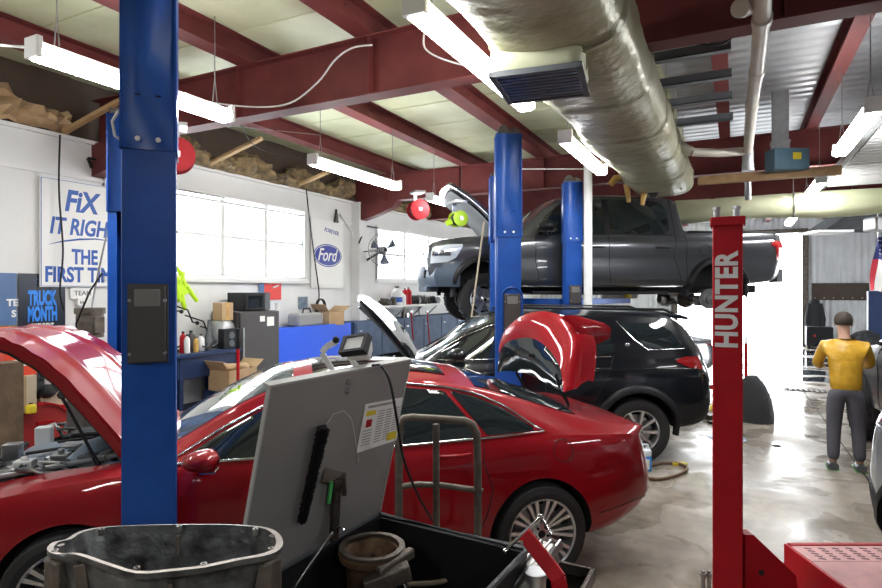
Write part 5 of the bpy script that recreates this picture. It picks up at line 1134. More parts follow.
# slogan sign (its right part goes on behind the posts)
za, zb = zat(42, 287), zat(40, 176)
t, m, L, H = sheetbox('slogan_sign', 39, 288, 121, 175, 'white_paper', 'white sign with blue slogan lettering behind the nearest blue post', 'sign', .04, .015, (za, zb))
m.build('board', 'white_paper', t, bevel=.003)
m = MB()
for a, b in (((.014, .01), (.986, .01)), ((.986, .01), (.986, .99)), ((.986, .99), (.014, .99)), ((.014, .99), (.014, .01))): m.bar((.017, (a[0]-.5)*L, a[1]*H), (.017, (b[0]-.5)*L, b[1]*H), .004, .012, (1, 0, 0))
m.build('border', 'sign_blue', t, smooth=0)
S = H/1.10
text_mesh('lettering', 'FiX', .30*S, 'sign_blue', t, TL(.50, .20, L, H, .016), bold=.012, shear=.2, fit=L*.44)
text_mesh('lettering', 'IT RIGHT', .235*S, 'sign_blue', t, TL(.53, .44, L, H, .016), bold=.008, shear=.2, fit=L*.84)
text_mesh('lettering', 'THE', .215*S, 'sign_blue', t, TL(.52, .72, L, H, .016), bold=.008, fit=L*.32)
text_mesh('lettering', 'FIRST TIME', .215*S, 'sign_blue', t, TL(.51, .89, L, H, .016), bold=.008, fit=L*.90)
m = MB(); pts = [(.10, .61), (.25, .575), (.45, .545), (.65, .53), (.9, .54)]; m.tube([(.017, (u-.5)*L, (1-v)*H) for u, v in pts], [.002, .009, .013, .009, .002], 6); m.build('swoosh', 'sign_blue', t, smooth=80)
# posters at the left edge
z0, z1 = zat(10, 352), zat(10, 273)
t, m, L, H = sheetbox('truck_poster', 18, 352, 65, 273, 'poster_dark', 'dark poster with blue block lettering over a pickup in a field', 'poster', .02, .006, (z0, z1)); m.build('sheet', 'poster_dark', t)
text_mesh('lettering', 'TRUCK', .235, 'poster_blue', t, TL(.5, .33, L, H, .0075), bold=.012, fit=L*.62)
text_mesh('lettering', 'MONTH', .235, 'poster_blue', t, TL(.5, .54, L, H, .0075), bold=.012, fit=L*.62)
text_mesh('lettering', 'SALES EVENT', .10, 'white_paper', t, TL(.5, .70, L, H, .0075), bold=.004, fit=L*.48)
m = MB(); m.box((.0062, -L/2, 0), (.0072, L/2, H*.23)); m.build('field', 'poster_field', t)
m = MB(); m.tube([(.008, -L*.28+.06*math.cos(a_)+L*.28-.02, H*.90+.03*math.sin(a_)) for a_ in [k*math.pi/8 for k in range(16)]], .004, 5, True); m.build('oval_mark', 'poster_sky', t)
m = MB(); X = .0078; tr = [(-.24, .05), (-.24, .14), (-.10, .15), (-.06, .21), (.06, .215), (.10, .16), (.26, .15), (.30, .10), (.29, .03), (.1, .02)]; m.add([(X, y+.05, z) for y, z in tr], [tuple(range(len(tr)))]); m.build('printed_pickup', 'white_paper', t, smooth=0)
m = MB(); m.add([(X+.001, y+.05, z) for y, z in ((.12, .03), (.28, .04), (.28, .11), (.12, .12))], [(0, 1, 2, 3)]); m.add([(X+.001, y+.05, z) for y, z in ((-.08, .15), (-.045, .20), (.05, .20), (.08, .155))], [(0, 1, 2, 3)]); m.build('printed_grille', 'black_plastic', t, smooth=0)
t, m, L, H = sheetbox('sky_poster', -22, 352, 16.5, 273, 'poster_sky', 'blue sky poster cut off by the left edge of the picture', 'poster', .02, .006, (z0, z1)); m.build('sheet', 'poster_sky', t)
m = MB(); m.box((.0062, -L/2, 0), (.0072, L/2, H*.34)); m.build('field', 'poster_field', t)
text_mesh('lettering', 'TE', .11, 'white_paper', t, TL(.88, .38, L, H, .0075), bold=.004); text_mesh('lettering', 'S', .11, 'white_paper', t, TL(.92, .52, L, H, .0075), bold=.004)
t, m, L, H = sheetbox('team_plate', 70, 299, 94, 288, 'white_paper', 'small white plate with thin dark lettering below the slogan sign', 'sign', .02, .01); m.build('plate', 'white_paper', t)
text_mesh('lettering', 'TEAM', .085, 'grey_plastic', t, TL(.5, .5, L, H, .0115), fit=L*.7)
t, m, L, H = sheetbox('wall_socket', 76, 306, 84, 298, 'white_paper', 'white wall socket box under the small white plate', 'socket', .02, .04); m.build('box', 'white_metal', t, bevel=.004)
m = MB(); m.box((.04, -.02, H*.3), (.042, -.008, H*.6)); m.box((.04, .008, H*.3), (.042, .02, H*.6)); m.build('slots', 'black_inner', t)
# oval logo banner
z0, z1 = zat(330, 288), zat(330, 221)
t, m, L, H = sheetbox('logo_banner', 311, 288, 343, 221, 'white_paper', 'white banner with a blue oval logo left of the wall fan', 'banner', .04, .008, (z0, z1)); m.build('cloth', 'white_paper', t)
def oval(ry, rz, n=36): return [(ry*math.cos(2*math.pi*k/n), rz*math.sin(2*math.pi*k/n)) for k in range(n)]
cz = H*.48
for (ry, rz, X, mt, nm) in ((L*.44, .235, .010, 'ford_blue', 'oval'), (L*.415, .215, .0115, 'white_paper', 'oval_ring'), (L*.40, .203, .013, 'ford_blue', 'oval_face')):
    m = MB(); m.add([(X, y, cz+z) for y, z in oval(ry, rz)], [tuple(range(36))]); m.build(nm, mt, t, smooth=0)
text_mesh('lettering', 'Ford', .36, 'white_paper', t, frameT((.0145, 0, cz), (0, 1, 0), (0, 0, 1)), bold=.004, shear=.35, fit=L*.62)
text_mesh('lettering', 'FOREVER', .12, 'ford_blue', t, frameT((.010, .12, H*.84), (0, 1, -.12), (0, .12, 1)), bold=.001, shear=.2, fit=L*.45)
m = MB(); m.prism([(-.06, 0), (.06, 0), (0, .28)], 0, .05, Matrix(((0,0,1,0),(1,0,0,.25),(0,1,0,H-.02),(0,0,0,1)))); m.build('clip', 'greasy_metal', t)
# wall fan
c = WX(384, 250, XL+.9)
t = thing('wall_fan', 'black wall fan with a wire guard between the two windows', 'fan', c, math.atan2(-c.y, -c.x)+R(22))
m = MB()
for k in range(9):
    r = .05+.032*k*1.15; xx = .10-.10*(r/.36)**2; m.tube([(xx, r*math.cos(a_), r*math.sin(a_)) for a_ in [2*math.pi*i/32 for i in range(32)]], .006, 5, True)
for k in range(16): a_ = 2*math.pi*k/16; m.tube([(.10-.10*(r/.36)**2, r*math.cos(a_), r*math.sin(a_)) for r in (.04, .12, .2, .28, .345)]+[(-.08, .32*math.cos(a_), .32*math.sin(a_)), (-.11, .1*math.cos(a_), .1*math.sin(a_))], .004, 4)
m.tube([(0, .35*math.cos(a_), .35*math.sin(a_)) for a_ in [2*math.pi*i/32 for i in range(32)]], .010, 6, True); m.build('guard', 'steel', t, smooth=80)
for k in range(3):
    a_ = k*2*math.pi/3+.6; G = [[Vector((-.02+.05*math.sin((j-2)*.4)*(1 if j else 1), 0, 0))+Vector((0, math.cos(a_+(j-2)*.17*(.5+.5*i/5))*(.06+.048*i), math.sin(a_+(j-2)*.17*(.5+.5*i/5))*(.06+.048*i))) for j in range(5)] for i in range(6)]
    m = MB(); m.thick(G, (.004, 0, 0)); m.build('blade', 'navy', t, fix=True)
m = MB(); m.cyl((-.25, 0, 0), (-.02, 0, 0), .085, 18); m.cyl((-.02, 0, 0), (.03, 0, 0), .05, 18); m.build('motor', 'black_plastic', t)
q = Matrix.Rotation(-t.rotation_euler.z, 3, 'Z'); wq = q @ (WX(362, 263, XL)-c); wq2 = q @ (WX(357, 252, XL)-c)
m = MB(); m.bar((-.2, 0, -.03), wq, .035, .035); m.bar((-.2, 0, 0), wq2, .02, .02); m.build('wall_arm', 'black_plastic', t)
# black struts on the wall near the boxed corner
for a, b, lb in ((WX(366, 226, XL+.05), WX(359, 243, XL+.3), 'short black wall strut above the fan arm'), (WX(88, 158, XL+.1), WX(92, 168, XL+.1), 'small black hook bracket above the slogan sign')):
    m = MB(); m.bar(a, b, .03, .03); m.bar(a, a+Vector((0, .5, 0)), .02, .03); o = m.build('wall_strut', 'black_plastic'); center(o); tag(o, lb, 'bracket')
t = thing('pattern_plate', 'small faded blue and grey pattern plate on the wall right of the dark fridge', 'sign', WX(303, 309, XL+.02)); m = MB(); m.box((0, -.13, 0), (.01, .13, .24)); m.build('plate', mat('faded_grey_blue', (.30, .38, .45), .6, noise=.6, nscale=14, col2=(.05, .08, .12)), t)
# red tool poster
t, m, L, H = sheetbox('red_poster', 260, 300, 281, 278, 'lift_red', 'red printed poster above the microwave', 'poster', .02, .006); m.build('sheet', mat('poster_red', (.75, .06, .05), .5), t)
m = MB(); m.bar((.008, -L*.10, H*.75), (.008, L*.15, H*.9), .02, .05, (1, 0, 0)); m.bar((.008, L*.05, H*.55), (.008, L*.3, H*.65), .02, .08, (1, 0, 0)); m.build('printed_tool', 'white_paper', t)
t, m, L, H = sheetbox('narrow_poster', 259, 298, 264, 281, 'poster_sky', 'narrow blue and black strip poster beside the red one', 'poster', .03, .006); m.build('sheet', 'poster_sky', t)
# ---- benches, fridge, blue board
def floor_at(px, x): return WX(px, 300, x).y
def unit(px, x): return Vector((x, floor_at(px, x), 0))
ya, yb = floor_at(172, -6.75), floor_at(236, -6.75)
hb = WX(205, 352, -6.75).z
t = thing('workbench', 'navy blue steel workbench under the first window, crowded with tools', 'workbench', (-7.05, (ya+yb)/2, 0)); L = yb-ya+1.0
m = MB(); m.box((-.40, -L/2-.4, hb-.05), (.33, L/2-.4, hb)); m.build('worktop', 'navy', t, bevel=.004)
m = MB(); m.box((.26, -L/2-.4, hb-.35), (.28, L/2-.4, hb-.05)); m.build('apron', 'navy', t)
m = MB(); m.box((-.36, -L/2-.36, .25), (.30, L/2-.44, .28)); m.build('lower_shelf', 'navy', t)
for x in (-.36, .26):
    for y in (-L/2-.35, -.4, L/2-.45): m = MB(); m.box((x-.03, y-.03, 0), (x+.03, y+.03, hb-.05)); m.build('leg', 'navy', t)
bench = (hb, -7.05)
# dark fridge
yf0, yf1 = WX(240, 320, -6.85).y, WX(279, 320, -6.85).y; hf = WX(262, 311, -6.85).z
t = thing('mini_fridge', 'tall dark grey fridge carrying the microwave, left of the blue board', 'fridge', (-7.14, (yf0+yf1)/2, 0)); w = (yf1-yf0)/2
m = MB(); m.box((-.33, -w, .03), (.24, w, hf)); m.build('body', 'fridge', t, bevel=.012)
m = MB(); m.box((.245, -w+.005, .06), (.30, w-.005, hf-.01)); d_ = m.build('door', 'fridge', t, bevel=.012)
m = MB(); m.box((.30, -w+.03, hf*.55), (.33, -w+.06, hf*.85)); m.build('handle', 'galv', d_, bevel=.005)
m = MB(); m.box((.301, -.02, hf-.17), (.303, .09, hf-.08)); m.build('sticker', 'white_paper', d_)
m = MB(); m.box((.301, .14, hf-.25), (.303, .30, hf-.10)); m.build('sticker', 'white_paper', d_)
t = thing('microwave', 'black microwave oven sitting on top of the dark fridge', 'microwave', (-7.12, (yf0+yf1)/2+.03, hf))
m = MB(); m.box((-.2, -.28, .01), (.18, .28, .30)); m.build('case', 'black_plastic', t, bevel=.01)
m = MB(); m.box((.18, -.275, .02), (.20, .14, .29)); d_ = m.build('door', 'black_plastic', t, bevel=.005)
m = MB(); m.box((.201, -.22, .06), (.204, .09, .25)); m.build('door_window', 'tinted_glass', d_)
m = MB(); m.box((.18, .15, .02), (.198, .27, .29)); m.build('control_panel', 'grey_plastic', t); 
t = thing('cup', 'white cup standing beside the microwave', 'cup', (-6.95, (yf0+yf1)/2+.50, hf)); m = MB(); m.lathe([(.001, 0), (.035, 0), (.045, .12), (.040, .12), (.032, .01)], 18); m.build('cup', 'white_metal', t); m = MB(); m.tube([(0, .04, .03), (0, .075, .06), (0, .043, .09)], .006, 6); m.build('handle', 'white_metal', t)
# blue board
y0, y1 = WX(280, 340, -6.9).y, WX(352, 340, -6.9).y; hbb = WX(300, 327, -6.9).z
t = thing('blue_board', 'bright blue painted board screening the bench right of the fridge', 'partition', (-6.95, (y0+y1)/2, 0)); w = (y1-y0)/2
m = MB(); m.box((-.03, -w, 0), (.03, w, hbb)); m.build('board', 'bright_blue', t, bevel=.004)
m = MB(); m.box((-.5, -w, hbb-.06), (.0, w, hbb-.02)); m.build('shelf', 'bright_blue', t)
def open_box(name, loc, rz, L, W, H, lb, mt='cardboard'):
    t = thing(name, lb, 'box', loc, rz); m = MB(); s = .006
    m.box((-L/2, -W/2, 0), (L/2, W/2, s)); m.box((-L/2, -W/2, 0), (-L/2+s, W/2, H)); m.box((L/2-s, -W/2, 0), (L/2, W/2, H)); m.box((-L/2, -W/2, 0), (L/2, -W/2+s, H)); m.box((-L/2, W/2-s, 0), (L/2, W/2, H)); m.build('carton', mt, t, smooth=0)
    m = MB(); m.bar((L/2, 0, H), (L/2+.14, 0, H+.10), W, .005, (0, 0, 1)); m.build('flap', mt, t)
    m = MB(); m.bar((-L/2, 0, H), (-L/2-.10, 0, H+.14), W, .005, (0, 0, 1)); m.build('flap', mt, t)
    return t
zb2 = hbb-.02
c = WX(332, 325, -7.1)
open_box('cardboard_box', (-7.17, c.y, zb2), R(70), .34, .55, .26, 'opened cardboard box with raised flaps on the blue board shelf')
t = thing('grey_tool_case', 'lumpy grey tool case left of the opened cardboard box', 'case', (-7.15, WX(310, 325, -7.1).y, zb2), R(90)); m = MB(); m.box((-.42, -.14, 0), (.30, .14, .25)); m.build('case', mat('case_grey', (.28, .28, .27), .6), t, bevel=.05, seg=3); m = MB(); m.tube([(-.15, 0, .25), (-.12, 0, .33), (.05, 0, .33), (.08, 0, .25)], .015, 8); m.build('handle', 'black_plastic', t)
t = thing('coiled_cord', 'black coiled cord hanging under the wall cord', 'cord', WX(320, 307, XL+.10)); m = MB()
for k in range(3): m.tube([(.0+.02*k, .13*math.cos(a_), .16*math.sin(a_)) for a_ in [2*math.pi*i/20 for i in range(20)]], .014, 6, True)
m.build('coil', 'black_plastic', t, smooth=80)
# bench-top clutter under the first window
def bt(px, dx=0.): return Vector((-7.05+dx, WX(px, 350, -7.05+dx).y, hb))
def jug(name, loc, r, h, mt, lb, cat='bottle', cap='black_plastic', group=None):
    t = thing(name, lb, cat, loc, 0, group); m = MB(); m.lathe([(.001, 0), (r*.96, 0), (r, .01), (r, h*.68), (r*.8, h*.80), (r*.36, h*.88), (r*.34, h*.93), (.001, h*.93)], 20); m.build('body', mt, t, smooth=50)
    m = MB(); m.cyl((0, 0, h*.92), (0, 0, h), r*.40, 14); m.build('cap', cap, t); return t
t = thing('cardboard_carton', 'small light cardboard carton on top of the grey bin', 'box', bt(222)+Z*.42); m = MB(); m.box((-.08, -.11, 0), (.12, .11, .27)); m.build('carton', 'cardboard', t, bevel=.004); m = MB(); m.box((.12, -.02, 0), (.122, .02, .27)); m.build('tape', 'tape_orange', t)
t = thing('grey_bin', 'dented dark grey bin on the workbench holding up the small carton', 'bin', bt(222)); m = MB(); m.lathe([(.001, 0), (.19, 0), (.21, .22), (.17, .36), (.13, .415), (.001, .415)], 24); m.build('bin', 'galv', t, smooth=50); m = MB(); m.tube([(.02, .19, .22), (.05, .26, .26), (.02, .16, .36)], .012, 6); m.build('handle', 'black_plastic', t)
t = thing('radio', 'little black radio in front of the grey bin', 'radio', bt(229, .18)); m = MB(); m.box((-.06, -.16, 0), (.06, .16, .30)); m.build('case', 'black_plastic', t, bevel=.01)
for z in (.08, .2): m = MB(); m.lathe([(.001, .061), (.05, .061), (.055, .066)], 18, Matrix.Translation((0, 0, z)) @ Matrix.Rotation(R(90), 4, 'Y')); m.build('speaker_cone', 'grey_plastic', t)
t = thing('funnel', 'dark grey funnel standing upside down on the workbench', 'funnel', bt(209)); m = MB(); m.lathe([(.13, 0), (.12, .02), (.03, .28), (.02, .44), (.014, .44)], 18); m.build('cone', 'grey_plastic', t, smooth=50)
rnd = random.Random(21)
items = [('spray_can', 183, .1, .045, .30, 'lift_red', 'red spray can at the left end of the workbench'), ('spray_can', 187, .18, .04, .26, 'white_metal', 'white spray can beside the red one on the workbench'), ('oil_bottle', 191, .05, .06, .30, 'fridge', 'dark oil bottle among the wires on the workbench'), ('spray_can', 196, .2, .035, .22, 'tape_orange', 'orange topped can in the middle of the workbench'), ('oil_bottle', 201, .1, .05, .24, 'white_metal', 'white bottle nearest the grey bin on the workbench')]
for nm, px, dx, r, h, mt, lb in items: jug(nm, bt(px, dx), r, h, mt, lb)
for k in range(6):
    b_ = bt(182+k*8, rnd.uniform(-.1, .2)); m = MB(); pts = [b_+Vector((rnd.uniform(-.1, .1), -.25+.12*i, .03+rnd.random()*.14)) for i in range(5)]; m.tube(pts, .012, 6); o = m.build('loose_wire', ['black_plastic', 'greasy_metal', 'white_metal'][k % 3], smooth=70); center(o); o.location.z = hb
    tag(o, ['black', 'rusty', 'white', 'second black', 'second rusty', 'second white'][k]+' length of hose lying in the bench clutter', 'hose', 'hose ends on the workbench')
m = MB(); bs = bt(200)
for k in range(5): a_ = bs+Vector((-.25, -.9+.28*k, 1.0-.18*k)); m.tube([a_, a_+Vector((.1, .25, -.10)), a_+Vector((.14, .3, -.28)), a_+Vector((.1, .42, -.30))], .012, 6); m.sphere(a_+Vector((.1, .42, -.30)), .03, 6)
o = m.build('wiring_harness', 'black_plastic', smooth=60); center(o); o.location.z = hb; tag(o, 'tangled black wiring harness rising from the bench against the wall', 'wiring')
t = open_box('cardboard_box', (-6.60, WX(233, 360, -6.6).y, .55), R(90), .55, .4, .3, 'brown cardboard box with rags in front of the workbench end')
m = MB(); rnd = random.Random(1)
for k in range(5): m.sphere((rnd.uniform(-.18, .18), rnd.uniform(-.1, .1), .30+.04*rnd.random()), .10, 7, (1, 1, .6))
m.build('rags', 'cardboard', t)
t2 = thing('box_stand', 'dark crate under the brown cardboard box by the fridge', 'crate', (-6.60, t.location.y, 0)); m = MB(); m.box((-.25, -.32, 0), (.25, .32, .55)); m.build('crate', 'navy', t2, bevel=.01); m = MB(); m.box((.25, -.28, .1), (.256, .28, .48)); m.build('front_panel', 'black_plastic', t2)
# red bolt cutter style jack handle in front
c = P(238, 350, 8.2); t = thing('red_jack_stand', 'tall red handled floor jack before the workbench', 'jack', (c.x, c.y, 0))
m = MB(); m.cyl((0, 0, .1), (0, 0, c.z+.1), .022, 10); m.build('handle', 'lift_red', t); m = MB(); m.cyl((0, 0, c.z+.02), (0, 0, c.z+.3), .028, 10); m.build('grip', 'black_plastic', t)
m = MB(); m.box((-.35, -.12, .06), (.15, .12, .18)); m.build('chassis', 'lift_red', t, bevel=.01)
for x in (-.3, .1):
    for y in (-.14, .14): m = MB(); m.cyl((x, y-.015, .05), (x, y+.015, .05), .05, 12); m.build('wheel', 'black_plastic', t)
# lime plastic chair frame hanging on the wall, seen right of the post
c = WX(184, 292, XL+.25)
t = thing('lime_chair', 'lime green plastic child chair hung on the wall right of the nearest post', 'chair', c)
cp = lambda px, py, d=0: WX(px, py, XL+.25+d)-c
m = MB(); m.thick([[cp(172, 270), cp(183, 286)], [cp(174, 300), cp(190, 291)]], (.02, 0, 0)); m.build('seat', 'lime', t, bevel=.01)
for a, b in (((186, 286), (197, 301)), ((181, 294), (185, 310)), ((176, 286), (180, 302)), ((183, 272), (178, 288))): m = MB(); m.tube([cp(*a), cp(*b)], [.04, .03], 8); m.build('leg', 'lime', t)
m = MB(); m.tube([cp(170, 262), cp(180, 272), cp(185, 286)], .035, 8); m.build('backrest', 'lime', t)
m = MB(); m.cyl((-.25, 0, .05), (0, 0, .05), .012, 6); m.build('hook', 'steel', t)
# oil pump head with clear canister at the post (grey cylinder, amber fluid)
c = P(90, 352, 5.9)
t = thing('fluid_exchanger', 'grey pump unit over a cloudy amber fluid bottle, left of the blue posts', 'fluid machine', (c.x, c.y, 0)); zc_ = P(90, 352, 5.9).z
m = MB(); m.cyl((0, 0, zc_+.15), (0, 0, zc_+.40), .125, 20); m.cyl((0, 0, zc_+.39), (0, 0, zc_+.45), .14, 20); m.build('pump_head', 'dirty_steel', t)
for s_ in (-1, 1): m = MB(); m.box((s_*.13-.03, -.05, zc_+.2), (s_*.13+.03, .05, zc_+.36)); m.cyl((s_*.06, -.13, zc_-.02), (s_*.06, -.13, zc_+.2), .025, 10); m.build('side_pipe', 'dirty_steel', t)
m = MB(); m.lathe([(.001, zc_-.14), (.11, zc_-.14), (.13, zc_-.10), (.13, zc_+.02), (.09, zc_+.08), (.05, zc_+.15)], 22); m.build('bottle', mat('cloudy_amber', (.62, .52, .30), .3), t, smooth=50)
m = MB(); m.box((-.15, -.15, .10), (.15, .15, zc_-.14)); m.build('cabinet', 'fridge', t, bevel=.01)
for x in (-.12, .12): m = MB(); m.cyl((x, -.13, .05), (x, .13, .05), .05, 12); m.build('castor', 'black_plastic', t)
m = MB(); m.tube([(.05, -.14, zc_+.1), (.10, -.2, zc_+.3), (.16, -.1, zc_+.62), (.2, 0, zc_+.8)], .010, 6); m.build('hose', 'black_plastic', t, smooth=80)
cable('power_cable', [P(112, 212, 6), P(101, 260, 6), P(93, 300, 6), P(91, 322, 5.9)], .010, 'grey hose hanging from above down to the pump unit', 'steel', 'hose')
# wooden post and red shelf at the left edge
c = P(6, 400, 5.4); t = thing('timber_post', 'weathered brown timber post at the left edge behind the engine bay', 'timber', (c.x, c.y, 0), TH-R(30))
zt_ = P(6, 362, 5.4).z; m = MB(); m.box((-.11, -.10, 0), (.11, .10, zt_)); m.build('post', 'old_wood', t, bevel=.006); m = MB(); m.box((-.14, -.13, 0), (.14, .13, .03)); m.build('foot_plate', 'steel', t)
xs_ = -6.9; y0, y1 = WX(8, 400, -6.6).y, WX(104, 400, -6.6).y; zs = WX(50, 407, -6.6).z
t = thing('red_shelf_unit', 'red steel shelf stacked with junk behind the red car engine bay', 'shelf', (-7.0, (y0+y1)/2, 0)); L = y1-y0
m = MB(); m.box((-.35, -L/2, zs-.05), (.40, L/2, zs)); m.build('upper_shelf', 'lift_red', t, bevel=.004)
m = MB(); m.box((-.35, -L/2, .12), (.40, L/2, .16)); m.build('lower_shelf', 'lift_red', t, bevel=.004)
for x in (-.33, .38):
    for y in (-L/2+.03, L/2-.03): m = MB(); m.box((x-.025, y-.025, 0), (x+.025, y+.025, zs+.02)); m.build('upright', 'lift_red', t)
def sh(px, z, dx=0.): return Vector((-6.85+dx, WX(px, 400, -6.85+dx).y, z))
t = thing('red_drum', 'dark red drum lying on its side under the red shelf', 'drum', sh(32, .16, .1)); m = MB(); T_ = Matrix.Translation((0, 0, .32)) @ Matrix.Rotation(R(90), 4, 'Y'); m.lathe([(.001, -.2), (.30, -.2), (.32, -.17), (.32, .17), (.30, .2), (.001, .19)], 32, T_); m.build('shell', mat('drum_red', (.35, .02, .02), .45), t, smooth=40); m = MB(); m.lathe([(.30, .19), (.32, .19), (.32, .22), (.30, .22)], 32, T_); m.box((.195, -.06, .42), (.22, .1, .45)); m.build('rim', 'lift_red', t)
for k, (px, z, sz, lb) in enumerate(((52, .16, (.2, .16, .42), 'upright pine block under the red shelf beside the drum'), (62, .16, (.2, .10, .50), 'narrow pine block leaning against the first one'), (76, .16, (.22, .55, .16), 'long pine block at the bottom of the wood pile'), (78, .325, (.2, .5, .14), 'long speckled wood block on top of the bottom one'), (74, .47, (.2, .45, .12), 'grey board topmost on the wood pile'))):
    p = sh(px, z, .12); m = MB(); m.box((-sz[0]/2, -sz[1]/2, 0), (sz[0]/2, sz[1]/2, sz[2])); o = m.build('wood_block', ['wood', 'wood', 'wood', 'rusty', 'old_wood'][k] if k < 3 else ['wood', 'old_wood'][k-3], bevel=.006); o.location = p; tag(o, lb, 'wood block')
mat('pale_card', (.62, .52, .38), .8)
p = sh(16, zs, .2); t = thing('cardboard_box', 'pale cardboard box at the left end of the red shelf', 'box', p); m = MB(); m.box((-.15, -.12, 0), (.15, .12, .38)); m.build('carton', 'pale_card', t, bevel=.004); m = MB(); m.box((.15, -.02, 0), (.152, .02, .38)); m.build('tape', 'cardboard', t)
t = thing('detergent_box', 'red and orange detergent box on top of the pale cardboard box', 'box', p+Z*.38); m = MB(); m.box((-.10, -.15, 0), (.10, .15, .50)); m.build('carton', mat('box_red', (.75, .07, .03), .5), t, bevel=.004)
m = MB(); m.add([(.1015, .14*math.cos(a_)*.8, .36+.09*math.sin(a_)) for a_ in [k*math.pi/10 for k in range(20)]], [tuple(range(20))]); m.build('printed_oval', 'orange', t); m = MB(); m.box((.101, -.11, .10), (.103, .11, .17)); m.build('printed_band', 'white_paper', t)
rnd = random.Random(31)
p = sh(36, zs, .1); m = MB()
for k in range(26): m.sphere((rnd.uniform(-.1, .1), rnd.uniform(-.22, .22), .10+rnd.uniform(0, .30)), rnd.uniform(.06, .11), 6, (1, 1, .8))
o = m.build('rag_pile', 'dark_cloth', smooth=60); o.location = p; tag(o, 'heap of dark grey rags on the red shelf', 'rags', kind='stuff')
jug('yellow_cap_bottle', sh(31, zs, .38), .05, .10, 'yellow', 'small yellow bottle in front of the rag heap', 'bottle')
for k, (px, z, w_, h_, mt, lb) in enumerate(((58, 0, .42, .20, 'pale_card', 'crumpled pale carton right of the rags on the red shelf'), (60, .20, .36, .15, 'white_paper', 'white paper bundle on top of the pale carton'), (52, .20, .25, .28, 'wood', 'light brown box standing behind the paper bundle'), (78, 0, .30, .18, 'steel', 'grey metal part near the right end of the red shelf'), (90, 0, .25, .26, 'fridge', 'dark box at the right end of the red shelf'))):
    p = sh(px, zs+z, .1 if k != 2 else -.1); m = MB(); m.box((-.14, -w_/2, 0), (.14, w_/2, h_)); m.box((-.10, -w_*.3, h_), (.10, w_*.35, h_+.02)); o = m.build('shelf_box', mt, bevel=.03 if k in (1, 3) else .006); o.location = p; o.rotation_euler.z = rnd.uniform(-.3, .3); tag(o, lb, 'box')
t = thing('plastic_crate', 'dark blue plastic crates stacked behind the red hood', 'crate', sh(103, 0, -.2)); m = MB()
for k in range(3): m.box((-.3, -.22, .32*k), (.2, .22, .32*k+.30))
m.build('crates', 'navy', t, bevel=.02); m = MB(); m.box((.2, -.12, .22), (.21, .12, .26)); m.build('handle', 'black_plastic', t)
# second bench with jars at the far window
y0, y1 = WX(380, 305, -6.9).y, WX(446, 305, -6.9).y; zs2 = WX(410, 305, -6.9).z
t = thing('wall_shelf', 'white wall shelf on diagonal brackets under the second window', 'shelf', (-7.18, (y0+y1)/2, zs2-.04)); L = y1-y0
m = MB(); m.box((-.30, -L/2, 0), (.30, L/2, .045)); m.build('board', 'white_metal', t, bevel=.004)
for k in range(4): y = -L/2+.4+k*(L-.8)/3; m = MB(); m.bar((.22, y, 0), (-.30, y, -.45), .04, .03); m.box((-.32, y-.02, -.5), (-.29, y+.02, 0)); m.build('bracket', 'white_metal', t)
t = thing('cabinet_row', 'slate blue painted cabinet row below the white wall shelf', 'cabinet', (-7.2, (y0+y1)/2+.4, 0)); hw_ = WX(410, 318, -6.9).z
m = MB(); m.box((-.28, -L/2-1.2, .05), (.2, L/2+1.5, hw_)); m.build('body', mat('slate', (.06, .11, .22), .6, noise=.4), t, bevel=.006)
for k in range(6): y = -L/2-1.15+k*(L+2.6)/6; m = MB(); m.box((.2, y, .1), (.22, y+(L+2.4)/6, hw_-.04)); d_ = m.build('door', 'slate', t, bevel=.006); m = MB(); m.box((.22, y+.06, hw_-.2), (.25, y+.16, hw_-.18)); m.build('handle', 'steel', d_)
def s2p(px, dx=0): return Vector((-7.1+dx, WX(px, 300, -7.1+dx).y, zs2+.005))
jars = [(388, 'fridge', .09, .16, 'squat dark can at the left of the white wall shelf'), (393, 'greasy_metal', .08, .20, 'greasy metal canister second on the white wall shelf'), (397, 'white_metal', .13, .44, 'white and blue labelled jar on the wall shelf'), (402, 'white_paper', .10, .30, 'plain white tub between the jar and the red cans'), (405, 'lift_red', .08, .40, 'left one of two red cans on the wall shelf'), (408.5, 'lift_red', .08, .42, 'right one of two red cans on the wall shelf')]
for px, mt, r, h, lb in jars:
    t = jug('shelf_can', s2p(px), r, h, mt, lb, 'can', 'steel' if mt != 'white_metal' else 'greasy_metal')
    if mt == 'white_metal': m = MB(); m.lathe([(r+.002, h*.15), (r+.002, h*.42)], 20); m.build('blue_label', 'sign_blue', t)
rnd = random.Random(14)
names = ['grimy alternator left of the row of shelf parts', 'grimy starter motor next on the wall shelf', 'dark metal bracket amid the shelf parts', 'round black pulley amid the shelf parts', 'silver valve cover amid the shelf parts', 'black plastic hose end near the right of the wall shelf', 'dark gear lump at the right end of the wall shelf']
for k, px in enumerate((384, 413, 417, 421, 426, 431, 437)):
    m = MB(); r = rnd.uniform(.08, .13); m.cyl((0, -r, r), (0, r, r), r, 12); m.box((-r*.6, -r*1.4, 0), (r*.6, r*1.2, r*.8)); m.cyl((0, r, r), (0, r*1.5, r), r*.4, 8)
    o = m.build('machine_part', ['greasy_metal', 'black_plastic', 'galv', 'fridge'][k % 4], bevel=.01); o.location = s2p(px); o.rotation_euler.z = rnd.uniform(0, 3); tag(o, names[k], 'machine part')
t = thing('hanging_pulley', 'dark round pulley hanging beneath the wall shelf', 'pulley', WX(406, 315, -7.1)); m = MB(); m.cyl((-.03, 0, 0), (.03, 0, 0), .17, 24); m.build('disc', 'greasy_metal', t); m = MB(); m.cyl((.03, 0, 0), (.06, 0, 0), .06, 14); m.cyl((0, 0, .15), (0, 0, .40), .01, 6); m.build('hub', 'steel', t)
